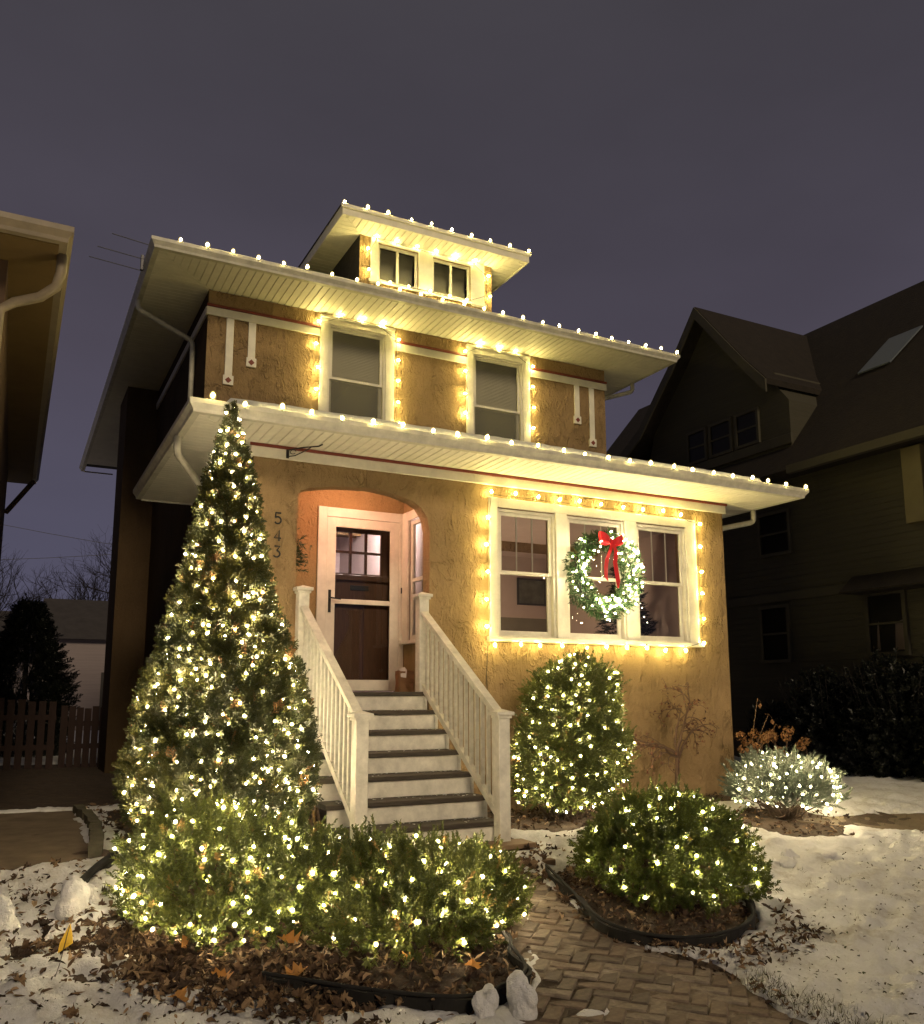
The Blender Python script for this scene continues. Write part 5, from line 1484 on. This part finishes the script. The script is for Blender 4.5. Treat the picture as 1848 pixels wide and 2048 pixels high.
edging('black plastic edging holding the square bright boxwood bed', [(1.78, -2.60), (1.60, -3.2), (1.43, -3.80), (1.55, -4.14), (1.88, -4.27), (2.36, -4.16), (2.72, -3.75), (2.93, -3.35)], .095, .011)
edging('broken black edging lying in snow beside the conical tree', [(-1.08, -.95), (-1.22, -1.25), (-1.40, -1.62), (-1.62, -2.22)], .10, .028)
tb = thing('timber_edge', (1.78, -2.42, -.07), 'short brown timber board edging the walk near the steps', 'timber')
mb = MB(); mb.bbox(1.60, 1.96, -2.46, -2.38, soil(1.78, -2.42) - .03, soil(1.78, -2.42) + .06, .006); mb.build('board', M['timber'], tb)

# snow clumps
def clump(x, y, w, d, h, seed, label, z=None):
    r = np.random.default_rng(seed + 100); b = bmesh.new(); bmesh.ops.create_icosphere(b, subdivisions=5, radius=1)
    blobs = [(np.array([0, 0, .15]), .62)] + [(np.array([r.uniform(-.55, .55), r.uniform(-.5, .5), r.uniform(-.1, .75)]), r.uniform(.28, .5)) for _ in range(7)]
    for v in b.verts:
        u = np.array(v.co); acc = .3 ** 7
        for c, R_ in blobs:
            q = float(c @ u); dd = q * q - float(c @ c) + R_ * R_
            if dd > 0: acc += max(0, q + math.sqrt(dd)) ** 7
        best = acc ** (1 / 7); p = u * best * 1.2 + seed * 3.1
        best *= 1 + .05 * float(wob(p, 5, seed % 4)) + .03 * float(wob(p, 12, 2)) + .022 * float(wob(p, 38, 1))
        v.co = Vector((u[0] * best * w, u[1] * best * d, max(-.2, u[2] * best) * h))
    me = bpy.data.meshes.new('snow_clump'); b.to_mesh(me); b.free(); me.materials.append(M['snow_clean']); me.polygons.foreach_set('use_smooth', [True] * len(me.polygons))
    o = link('snow_clump', me, None, (x, y, float(snow_z(x, y)) - .015 if z is None else z), (0, 0, seed)); tag(o, label, 'snow clump', 'lumps of cleared snow'); return o
clump(2.0, .55, .34, .12, .09, 21, 'flat snow lump on the porch roof under the window above the entry', pz(.55 - f0) + .05)
clump(1.15, .7, .16, .09, .08, 22, 'small snow lump on the porch roof below the left drop strips', pz(.7 - f0) + .05)
clump(.13, -4.60, .10, .08, .125, 1, 'white snow chunk against the end of the black edging')
clump(.34, -4.62, .115, .09, .17, 2, 'tallest snow chunk where brick walk and edging meet')
clump(.60, -4.78, .22, .12, .06, 3, 'flat snow pile trailing onto the brick walk')
clump(-1.60, -2.46, .16, .13, .18, 4, 'knobbly snow heap beside the broken black edging')
clump(-1.50, -2.30, .10, .09, .12, 11, 'small snow heap leaning on the broken black edging')
clump(-2.00, -2.62, .14, .12, .20, 5, 'rounded snow lump cut by the left picture edge')
clump(4.02, -2.95, .09, .08, .11, 6, 'small upright snow lump beside the square boxwood')
clump(4.35, -3.0, .20, .15, .06, 7, 'low snow lump between square boxwood and blue spruce')
clump(3.75, -3.1, .16, .12, .05, 8, 'broken snow crust behind the square boxwood')

# leaf litter
def leaf_template(kind, seed):
    r = np.random.default_rng(seed)
    if kind == 'oval':
        out = [(0, 0), (.3, .22), (.65, .24), (1, 0), (.65, -.24), (.3, -.22)]
    else:   # maple: five lobes
        out = [(0, 0), (-.12, .38), (.18, .30), (.22, .66), (.48, .42), (.60, .52), (.68, .26), (1.05, 0), (.68, -.26), (.60, -.52), (.48, -.42), (.22, -.66), (.18, -.30), (-.12, -.38)]
    out = [(x, y) for x, y in out]; c = (.42, 0)
    V = [(c[0], c[1], 0)] + [(x, y, 0) for x, y in out]; V = np.array(V, float)
    cu = r.uniform(.3, 1.1); V[:, 2] = cu * (np.abs(V[:, 1]) ** 1.4) * 1.4 + r.uniform(-.6, .9) * (V[:, 0] - .4) ** 2 + r.normal(0, .07, len(V)); V[:, 1] *= r.uniform(.55, 1)
    n = len(out); F = np.array([[0, 1 + i, 1 + (i + 1) % n] for i in range(n)])
    V[:, 0] -= .42
    return V, F, np.zeros(len(V))
LOV = [leaf_template('oval', s) for s in range(4)]; LMA = [leaf_template('maple', s) for s in range(4)]

def rand_in(poly, n, pad=0.0):
    P = np.array(poly); out = []
    lo, hi = P.min(0) - pad, P.max(0) + pad
    while len(out) < n:
        q = RNG.uniform(lo, hi, (n, 2)); s = sdf(q[:, 0], q[:, 1], poly); out += list(q[s > -pad * RNG.random(n)])
    return np.array(out[:n])
def litter(pts, smin, smax, lift, flat=.35):
    n = len(pts); z = snow_z(pts[:, 0], pts[:, 1]) + RNG.uniform(.002, lift, n); P = np.stack([pts[:, 0], pts[:, 1], z], -1)
    Z = normz(np.array([0, 0, 1.]) + RNG.normal(0, flat, (n, 3))); return P, Z, RNG.uniform(smin, smax, n)
sets = [(rand_in([(-2.3, -2.2), (-1.2, -1.9), (-1.1, -3.0), (-.7, -4.3), (.1, -4.8), (-.4, -5.0), (-1.5, -4.2), (-2.2, -3.6)], 620, .1), .02, .075, .014, .4), (rand_in(BED_L, 4600, .06), .022, .075, .05, .75), (rand_in([(-1.3, -2.9), (-.9, -3.5), (-.5, -3.9), (-.35, -4.25), (-.6, -4.3), (-.95, -4.1), (-1.35, -3.7)], 1700, .2), .025, .085, .045, .7),
        (rand_in(BED_R, 2000, .02), .02, .065, .04, .7), (rand_in([(1.5, -4.1), (2.0, -4.4), (2.5, -4.3), (2.9, -3.9), (2.7, -4.5), (1.9, -4.7), (1.6, -4.6)], 420, .08), .02, .065, .025, .6),
        (rand_in(FOUND, 900, .05), .04, .08, .03, .5), (rand_in(SPRB, 260, .05), .03, .07, .03, .5), (rand_in(LEAFP, 520, .2), .025, .08, .035, .6),
        (rand_in(SIDE_L, 700, .1), .035, .075, .02, .45), (rand_in([(1.1, -2.2), (1.9, -2.2), (1.6, -3.0), (1.42, -3.7), (1.25, -3.5), (1.1, -3.0)], 700, .06), .025, .08, .03, .55), (rand_in(PATH[:-6], 620), .012, .055, .008, .3), (rand_in([(1.4, -3.8), (1.7, -4.6), (1.62, -5.4), (1.35, -4.9), (1.3, -4.2)], 160, .05), .02, .07, .012, .35),
        (rand_in([(1.95, -1.9), (3.2, -1.5), (2.9, -2.2), (2.0, -2.4)], 130, .05), .03, .07, .02, .4), (rand_in([(-2.1, -1.3), (-1.4, -1.2), (-1.5, -2.2), (-2.1, -2.3)], 130, .1), .03, .06, .02, .4)]
Ps, Zs, Ss = [], [], []
for a_, b_, c_, l_, f_ in sets:
    p, z, s = litter(a_, b_, c_, l_, f_); Ps.append(p); Zs.append(z); Ss.append(s)
Ps, Zs, Ss = np.concatenate(Ps), np.concatenate(Zs), np.concatenate(Ss)
V, F, T = scatter(LOV + LOV + LOV + LMA[:2], Ps, Zs, Ss, RNG.uniform(0, 6.28, len(Ps)), np.clip(RNG.beta(1.0, 1.5, len(Ps)), 0, 1))
o = link('fallen_leaves', np_mesh('fallen_leaves', V, F, M['dead_leaf'], T)); tag(o, 'dry brown leaf litter under the shrubs and along the beds', kind='stuff')
# leaves, twigs and bent grass poking through the lawn snow
lp = np.concatenate([rand_in([(2.0, -5.8), (6.5, -4.0), (7.5, -2.8), (5.5, -2.7), (4.0, -3.3), (3.2, -3.8), (2.4, -4.6)], 900), rand_in([(-2.2, -2.4), (-.9, -3.6), (.0, -4.8), (-1.0, -4.6), (-2.2, -3.8)], 620), rand_in([(1.55, -4.9), (2.4, -4.5), (2.3, -5.6), (1.6, -5.6)], 150)])
p, z, s = litter(lp, .008, .034, .008, .4); sel = RNG.random(len(p)) < .9
V, F, T = scatter(LOV, p[sel], z[sel], s[sel], RNG.uniform(0, 6, sel.sum()), RNG.random(sel.sum()))
blade = (np.array([[-.002, 0, 0], [.002, 0, 0], [.0, .012, .05]], float), np.array([[0, 1, 2]]), np.zeros(3))
gp = np.concatenate([rand_in([(1.62, -4.85), (1.80, -4.72), (1.82, -5.3), (1.85, -5.9), (1.62, -5.9)], 1500, .05), rand_in([(5.4, -1.8), (8.0, -2.3), (8.0, -2.9), (6.0, -2.4)], 600, .1)])
for cx_, cy_ in RNG.uniform([2.4, -5.2], [6.5, -2.9], (26, 2)): gp = np.concatenate([gp, np.array([cx_, cy_]) + RNG.normal(0, .035, (14, 2))])
gz_ = snow_z(gp[:, 0], gp[:, 1]) - .008; GP = np.stack([gp[:, 0], gp[:, 1], gz_], -1)
V2, F2, T2 = scatter([blade], GP, normz(np.array([0, 0, 1.]) + RNG.normal(0, .55, GP.shape)), RNG.uniform(.5, 1.2, len(GP)), RNG.uniform(0, 6, len(GP)), RNG.uniform(.5, 1, len(GP)))
o = link('lawn_debris', np_mesh('lawn_debris', np.concatenate([V, V2]), np.concatenate([F, F2 + len(V)]), M['debris'], np.concatenate([T, T2]))); tag(o, 'grass blades and leaf bits poking through the lawn snow', kind='stuff')
# single larger leaves one can point at
BIG = [(-1.08, -3.36, .16, 'gold_leaf', 'large orange maple leaf standing up at the edge of the dark boxwood'), (-.55, -3.52, .13, 'gold_leaf', 'orange maple leaf under the lowest lights of the broad boxwood'), (-.98, -3.80, .11, 'gold_leaf', 'curled orange leaf at the border of leaf litter and snow'),
       (-1.38, -3.62, .15, 'dead_leaf', 'wide brown leaf lying flat near the yellow flag'), (-1.22, -3.98, .09, 'gold_leaf', 'small tan leaf alone on the snow before the flag'), (-.62, -3.95, .12, 'gold_leaf', 'orange leaf leaning on the left end of the edging'),
       (.02, -3.95, .10, 'gold_leaf', 'pale orange leaf in the bed behind the front edging'), (.30, -4.15, .10, 'gold_leaf', 'orange leaf in the bed beside the snow chunks')]
for i, (x, y, s, m, lab) in enumerate(BIG):
    v, f, t = LMA[i % 4]
    me = np_mesh('maple_leaf', v * s, f, M[m], np.full(len(v), .35 + .5 * random.random()))
    o = link('maple_leaf', me, None, (x, y, float(snow_z(x, y)) + .035), (random.uniform(-.35, .2) + (1.0 if i == 0 else .25), random.uniform(-.4, .4), random.uniform(0, 6))); tag(o, lab, 'leaf', 'larger maple leaves')
# yellow marker flag on wire
fl = thing('marker_flag', (-1.79, -3.62, soil(-1.79, -3.62)), 'yellow marker flag on a leaning thin wire in the snow', 'flag')
mb = MB(); top = Vector((-1.665, -3.16, .06)); bot = Vector((-1.79, -3.62, soil(-1.79, -3.62) - .03)); mb.tube([bot, bot.lerp(top, .5) + Vector((.01, 0, 0)), top], .0022, 5); mb.build('wire', M['black'], fl)
mb = MB(); q = [top + Vector((0, 0, .005)), top + Vector((.012, -.015, -.045)), top + Vector((.015, -.05, -.085)), top + Vector((-.055, -.06, -.125)), top + Vector((-.048, -.05, -.075)), top + Vector((-.02, -.012, -.03))]
mb.add(q + [v + Vector((.004, .006, 0)) for v in q], [(0, 1, 2, 3, 4, 5), (11, 10, 9, 8, 7, 6)] + [(i, i + 6, (i + 1) % 6 + 6, (i + 1) % 6) for i in range(6)]); mb.build('flag', M['yellow'], fl)

# ------------------------------------------------------------------ left neighbour, fence, garage, far trees
ln = thing('neighbour_bungalow', (-4.5, 3, 0), 'brown house at the left edge with pale gutter and downspout', 'house')
LX1, LY0, LYE, LZE = -1.835, -.85, 9.0, 5.22
mb = MB(); mb.box(-8.0, -2.33, -.25, 8.4, -.1, LZE - .06); mb.build('wall', M['nb_stucco'], ln)
mb = MB(); mb.box(-9, LX1 - .10, LY0 + .1, LYE, LZE - .06, LZE - .03); mb.build('soffit', M['nb_soffit'], ln)
mb = MB(); mb.add([(-9, LY0 + .08, LZE + .09), (LX1 - .06, LY0 + .08, LZE + .09), (LX1 - .06, LYE, LZE + .09), (-9, LYE, LZE + .09), (-5.4, LY0 + .08 + 3.5, LZE + 1.45), (-5.4, LYE, LZE + 1.45)], [(0, 1, 4), (1, 2, 5, 4), (3, 0, 4, 5), (0, 3, 2, 1)]); mb.build('roof', M['nb_roof'], ln)
def ngut(x0, y0, x1, y1, out, m0, m1):
    prof = [(0, 0), (.065, 0), (.072, .03), (.092, .055), (.108, .075), (.108, .118), (.100, .122), (.02, .11), (0, .11)]
    d = Vector((x1 - x0, y1 - y0, 0)).normalized(); vs = []
    for (px, py, s, m) in ((x0, y0, -1, m0), (x1, y1, 1, m1)):
        for o_, h in prof: vs.append((px + out[0] * o_ + d.x * s * o_ * m, py + out[1] * o_ + d.y * s * o_ * m, LZE - .05 + h * 1.15))
    n = len(prof); mb = MB(); mb.add(vs, [tuple(range(n)), tuple(range(2 * n - 1, n - 1, -1))] + [(i, i + n, (i + 1) % n + n, (i + 1) % n) for i in range(n)]); mb.build('gutter', M['nb_gutter'], ln)
ngut(-9, LY0 + .1, LX1 - .10, LY0 + .1, (0, -1), 0, 1); ngut(LX1 - .10, LY0 + .1, LX1 - .10, LYE, (1, 0), 1, 0)
mb = MB(); q = [(-1.90, -.55, LZE - .05), (-1.90, -.55, LZE - .22), (-1.93, -.52, LZE - .34), (-2.05, -.42, LZE - .42), (-2.25, -.32, LZE - .47), (-2.36, -.29, LZE - .55), (-2.37, -.29, LZE - .9), (-2.37, -.29, .1)]
mb.tube(q, .045, 8); mb.build('downspout', M['nb_gutter'], ln, smooth=True)
mb = MB(); mb.tube([(-2.30, 8.0, LZE - .8), (-1.92, 8.6, LZE - .1)], .05, 6); mb.build('eave_brace', M['nb_stucco'], ln)

FY = 8.6
def plank_fence(label, x0, x1, ztop, slat_w, gap, pointed, y, notch=False):
    f = thing('wooden_fence', (x0, y, 0), label, 'fence', 'dark wooden fences behind the houses')
    x = x0
    while x < x1:
        mb = MB(); h = ztop + random.gauss(0, .02); w = slat_w - gap
        if pointed: mb.prism([(x, y, 0), (x + w, y, 0), (x + w, y, h - .05), (x + w / 2, y, h), (x, y, h - .05)], (0, .025, 0))
        else: mb.box(x, x + w, y, y + .025, 0, h)
        mb.build('picket', M['fence'], f); x += slat_w
    for z in (.35, ztop - .35): mb = MB(); mb.box(x0, x1, y + .026, y + .07, z, z + .09); mb.build('rail', M['fence'], f)
plank_fence('dark picket fence with gaps at the left', -3.2, -1.26, 1.22, .165, .05, False, FY)
plank_fence('dark board gate fence next to the house', -1.18, -.10, 1.10, .13, .018, False, FY + .15)

gr = thing('garage', (1.5, 25, 0), 'pale far garage wall behind the fence', 'garage')
mb = MB(); mb.box(-.62, 4.0, 25, 30, 0, 3.3); mb.build('wall', M['garage'], gr)
mb = MB(); mb.add([(-1.1, 24.7, 3.25), (4.4, 24.7, 3.25), (4.4, 30.2, 3.25), (-1.1, 30.2, 3.25), (-1.1, 27.4, 4.9), (4.4, 27.4, 4.9)], [(0, 1, 5, 4), (2, 3, 4, 5), (0, 4, 3), (1, 2, 5), (0, 3, 2, 1)]); mb.build('roof', M['far_roof'], gr)
mb = MB(); mb.box(.85, 1.7, 24.97, 24.999, 0, 2.1); mb.build('door', M['room_dark'], gr)
fh = thing('far_house', (-9, 46, 0), 'dim low far house roof between the neighbouring houses', 'house')
mb = MB(); mb.box(-14, 3.2, 46, 54, 0, 3.4); mb.build('wall', M['garage'], fh)
mb = MB(); mb.add([(-14.6, 45.5, 3.3), (3.8, 45.5, 3.3), (3.8, 54.5, 3.3), (-14.6, 54.5, 3.3), (-14.6, 50, 6.3), (3.8, 50, 6.3)], [(0, 1, 5, 4), (2, 3, 4, 5), (0, 4, 3), (1, 2, 5), (0, 3, 2, 1)]); mb.build('roof', M['far_roof'], fh)

def cone_evergreen(x, y, r, h, label, z0=0):
    t = thing('dark_evergreen', (x, y, 0), label, 'tree')
    n = 2600; z = RNG.random(n) ** 1.2; a = RNG.uniform(0, 6.28, n); prof = np.minimum(1, (1 - z) * 1.7) ** .7
    rr_ = r * prof * RNG.uniform(.5, 1.05, n) * (1 + .12 * wob(np.stack([np.cos(a), np.sin(a), z * 3], -1), 3, 2))
    P = np.stack([x + np.cos(a) * rr_, y + np.sin(a) * rr_, z0 + z * h], -1); Z = normz(np.stack([np.cos(a), np.sin(a), a * 0 + .6], -1) + RNG.normal(0, .3, (n, 3)))
    V, F, T = scatter(FAN, P, Z, RNG.uniform(1.6, 2.8, n), a, RNG.random(n)); link('crown', np_mesh('crown', V, F, M['dark_ever'], T), t)
    mb = MB(); mb.tube([(x, y, 0), (x, y, h * .9)], .09, 6, .02); mb.build('trunk', M['bark_dark'], t)
cone_evergreen(-1.75, 12.0, .85, 3.15, 'black columnar evergreen behind the picket fence')
# dark bush mass beside the right house
def dark_bush(x, y, r, h, label):
    t = thing('bare_bush', (x, y, 0), label, 'shrub', 'dark bushes against the right house')
    mb = MB()
    for i in range(90):
        a = random.uniform(0, 6.28); q = random.random() ** .5 * r
        mb.tube([(x + math.cos(a) * q * .25, y + math.sin(a) * q * .25, -.02), (x + math.cos(a) * q * .7, y + math.sin(a) * q * .7, h * random.uniform(.4, .6)), (x + math.cos(a) * q * 1.1, y + math.sin(a) * q * 1.1, h * random.uniform(.7, 1.05))], .012, 3, .003, cap=False)
    mb.build('branches', M['bark_dark'], t)
    n = 2600; d = unit(n); d[:, 2] = np.abs(d[:, 2]); P = np.array([x, y, .1]) + d * np.array([r, r, h]) * RNG.uniform(.4, 1.0, (n, 1)) * (1 + .15 * wob(d * 3, 3, 1))[:, None]
    V, F, T = scatter(TW, P, normz(d + RNG.normal(0, .4, (n, 3))), RNG.uniform(1.5, 2.6, n), RNG.uniform(0, 6, n), RNG.random(n)); link('foliage', np_mesh('foliage', V, F, M['dark_ever'], T), t)
for (x, y, r, h, l) in ((10.1, 1.6, .75, 1.55, 'dark bush below the left lower neighbour window'), (10.2, .4, .8, 1.75, 'tallest dark bush beside the curtained neighbour window'), (10.3, -.9, .8, 1.5, 'dark bush at the right picture edge'), (10.2, 2.7, .6, .95, 'low dark bush nearest the house corner')): dark_bush(x, y, r, h, l)

def bare_tree(x, y, H, spread, label, seed, r0=.14, depth=5):
    random.seed(seed); t = thing('bare_tree', (x, y, 0), label, 'tree', 'bare winter trees behind the houses')
    mt, mb = MB(), MB()
    fork = Vector((x + random.gauss(0, .2), y, H * .30)); mt.tube([(x, y, -.1), (x + .05, y, H * .15), fork], r0, 6, r0 * .75); mt.build('trunk', M['bark_dark'], t)
    def br(p, d, L, r, k):
        pts = [p]; q = p.copy(); dd = d.normalized()
        for i in range(3):
            dd = (dd + Vector((random.gauss(0, .16), random.gauss(0, .16), random.gauss(0, .1) + .05))).normalized(); q = q + dd * L / 3; pts.append(q.copy())
        mb.tube(pts, r, 3 if k > 1 else 4, r * .62, cap=False)
        if k < depth:
            for i in range(3 if k < 3 else 2 + (k < 4)):
                nd = dd + Vector((random.gauss(0, spread), random.gauss(0, spread), random.gauss(0, .3) + .1)); br(pts[random.choice((2, 3, 3))], nd, L * random.uniform(.6, .8), r * .58, k + 1)
    for i in range(4): br(fork.copy(), Vector((random.gauss(0, .5), random.gauss(0, .5), 1)), H * .22, r0 * .6, 0)
    mb.build('branches', M['bark_dark'], t); random.seed(seed + 1)
for i, (x, y, H, l) in enumerate(((-2.4, 38, 9.2, 'bare tree nearest the left house'), (1.2, 40, 9.6, 'twin-forked bare tree between the two houses'), (3.6, 36, 11.5, 'tallest bare tree touching the house wall'), (-5.2, 44, 9.5, 'bare tree half hidden by the left house'), (-.3, 48, 8.6, 'small faint bare tree in the middle of the gap'), (2.6, 52, 9.6, 'faint bare tree beyond the garage roof'))): bare_tree(x, y, H, .55, l, 40 + i, .13)
# overhead wires
uw = thing('overhead_wires', (-2, 30, 6), 'thin black utility wires crossing the gap between houses', 'wire')
for a_, b_ in (((-8, 30, 8.9), (6, 30, 7.2)), ((-8, 30, 6.2), (6, 30, 7.9)), ((.15, 14.5, 8.4), (.15, 14.5, 6.0))):
    mb = MB(); a_, b_ = Vector(a_), Vector(b_); mb.tube([a_.lerp(b_, t) - Vector((0, 0, .25 * 4 * t * (1 - t))) for t in np.linspace(0, 1, 9)], .012, 4); mb.build('wire', M['black'], uw)
# antenna on the left eave
an = thing('tv_antenna', (-.9, 2.9, 6.8), 'thin rod antenna sticking out from the left roof edge', 'antenna')
mb = MB(); mb.bbox(-.93, -.89, 2.55, 2.60, 6.70, 6.90, .004); mb.build('mast', M['antenna'], an)
for (y, z, l) in ((2.9, 6.87, .62), (2.55, 6.86, .55), (2.1, 6.84, .42)):
    mb = MB(); mb.tube([(-.88, y, z - .02), (-.9 - l, y + .05, z + .05)], .006, 5); mb.build('rod', M['antenna'], an)

# ------------------------------------------------------------------ right neighbour
nb = thing('neighbour_house', (14, 3, 0), 'large dark gabled house at the right with unlit windows', 'house')
NX = 11.0; EX, EZ = 10.4, 5.38; SL = 1.186; RX = 14.0; RZ = EZ + (RX - EX) * SL
mb = MB(); mb.box(NX, 17, -4.5, 10.5, -.1, 5.9); mb.build('wall', M['nb_wall'], nb)
mb = MB(); mb.add([(EX, -5, EZ), (RX, -5, RZ), (17.6, -5, EZ), (EX, 11, EZ), (RX, 11, RZ), (17.6, 11, EZ)], [(0, 3, 4, 1), (1, 4, 5, 2), (0, 1, 2), (3, 5, 4), (0, 2, 5, 3)]); mb.build('roof', M['nb_roof'], nb)
mb = MB(); mb.box(EX - .09, EX + .02, -5, 2.4, EZ - .10, EZ + .05); mb.build('gutter', M['nb_trim'], nb)
mb = MB()
for i in range(49):
    z = .3 + i * .114
    mb.add([(NX - .018, -4.5, z), (NX - .018, 10.5, z), (NX - .003, 10.5, z + .112), (NX - .003, -4.5, z + .112), (NX - .001, -4.5, z), (NX - .001, 10.5, z)], [(0, 3, 2, 1), (0, 1, 5, 4)])
o = mb.build('clapboard', M['nb_wall'], nb); o['kind'] = 'stuff'
# cross gable
GXw, GY0, GY1 = 10.9, 2.55, 7.3
ga = [(2.1, 6.35), (2.9, 7.2), (3.4, 7.75), (4.75, 9.42), (5.55, 8.45), (5.95, 8.05), (6.7, 7.25), (7.9, 6.55), (8.6, 6.3)]
mb = MB(); mb.prism([(GXw, y, z) for y, z in ([(2.75, 5.6)] + [(2.75, 6.9)] + ga[2:7] + [(7.2, 5.6)])][::-1], (4.2, 0, 0)); mb.build('gable_wall', M['nb_wall'], nb)
mb = MB()
for (ya, za), (yb, zb) in zip(ga[1:-1], ga[2:]):
    mb.add([(10.5, ya, za), (10.5, yb, zb), (14.2, yb, zb), (14.2, ya, za), (10.5, ya, za + .12), (10.5, yb, zb + .12), (14.2, yb, zb + .12), (14.2, ya, za + .12)], [(0, 1, 2, 3), (7, 6, 5, 4), (0, 4, 5, 1), (1, 5, 6, 2), (0, 3, 7, 4), (2, 6, 7, 3)])
mb.build('gable_roof', M['nb_roof'], nb)
for pts in (ga[1:4], ga[3:8]):
    mb = MB()
    for (ya, za), (yb, zb) in zip(pts[:-1], pts[1:]): mb.prism([(10.46, ya, za - .16), (10.46, yb, zb - .16), (10.46, yb, zb + .1), (10.46, ya, za + .1)], (.04, 0, 0))
    mb.build('rake_board', M['nb_trim'], nb)
mb = MB(); mb.bbox(10.95, 13.0, 3.1, 3.2, 7.45, 7.58, .01); mb.build('dormer_gutter', M['nb_trim'], nb)
mb = MB(); mb.prism([(11.2, 3.22, 7.60), (13.0, 3.22, 7.60), (13.0, 3.45, 7.72), (11.2, 3.45, 7.72)], (0, 0, .05)); mb.build('roof_snow', M['snow_clean'], nb)
mb = MB(); mb.bbox(10.84, 10.9, 2.7, 6.6, 6.02, 6.22, .01); mb.build('belt_board', M['nb_trim'], nb)
def nwin(x, y0, y1, z0, z1, hung=True, frame=.06, curtain=False):
    mb = MB()
    for a, b, c, d in ((y0 - frame, y0, z0 - frame, z1 + frame), (y1, y1 + frame, z0 - frame, z1 + frame), (y0, y1, z1, z1 + frame), (y0, y1, z0 - frame, z0)): mb.box(x - .06, x - .002, a, b, c, d)
    if hung: mb.box(x - .04, x - .004, y0, y1, (z0 + z1) / 2 - .02, (z0 + z1) / 2 + .02)
    w = mb.build('window', M['nb_trim'], nb)
    mb = MB(); mb.poly([(x - .03, y0, z0), (x - .03, y0, z1), (x - .03, y1, z1), (x - .03, y1, z0)]); mb.build('pane', M['glass_dark'], w)
    mb = MB(); mb.poly([(x - .003, y0, z0), (x - .003, y0, z1), (x - .003, y1, z1), (x - .003, y1, z0)]); mb.build('dark_interior', M['room_dark'], w)
    if curtain:
        mb = MB()
        for a, b in ((y0 + .03, y0 + .20), (y1 - .16, y1 - .10)): mb.prism([(x - .010, a, z0 + .03), (x - .010, b, z0 + .03), (x - .010, b - .03, z0 + .48), (x - .010, a, z0 + .52)], (-.004, 0, 0))
        mb.build('curtain', M['room_wall'], w)
for y0, y1 in ((3.55, 4.08), (4.28, 4.83), (5.02, 5.52)): nwin(GXw, y0, y1, 6.30, 6.92)
NX = NX - .02
nwin(NX, 3.16, 3.78, 1.95, 2.93); nwin(NX, .74, 1.38, 1.99, 2.95, True, .07, True); nwin(NX, 3.0, 3.7, 4.0, 4.75)
mb = MB(); mb.add([(10.45, -1.2, 3.02), (10.45, 1.55, 3.02), (10.999, 1.7, 3.34), (10.999, -1.35, 3.34)], [(0, 1, 2, 3)]); mb.box(10.44, 10.999, -1.2, 1.55, 2.99, 3.015); mb.build('bay_roof', M['nb_roof'], nb)
mb = MB(); mb.bbox(10.96, 10.999, 1.7, 8.5, 3.05, 3.22, .01); mb.build('belt_board', M['nb_trim'], nb)
mb = MB(); mb.bbox(10.80, 10.999, .1, .45, 4.05, 5.30, .01); mb.build('corner_panel', M['nb_tan'], nb)
sk_ = MB()
def rp(x, y, o=.06): return (x - o * .76, y, EZ + (x - EX) * SL + o * .64)
sk_.prism([rp(12.05, 2.05), rp(12.05, 1.35), rp(12.65, 1.05), rp(12.65, 1.75)], (.02, 0, -.02)); sk_.build('skylight', plain('skylight_glass', (.13, .15, .17), .35, .05, spec=.5), nb)
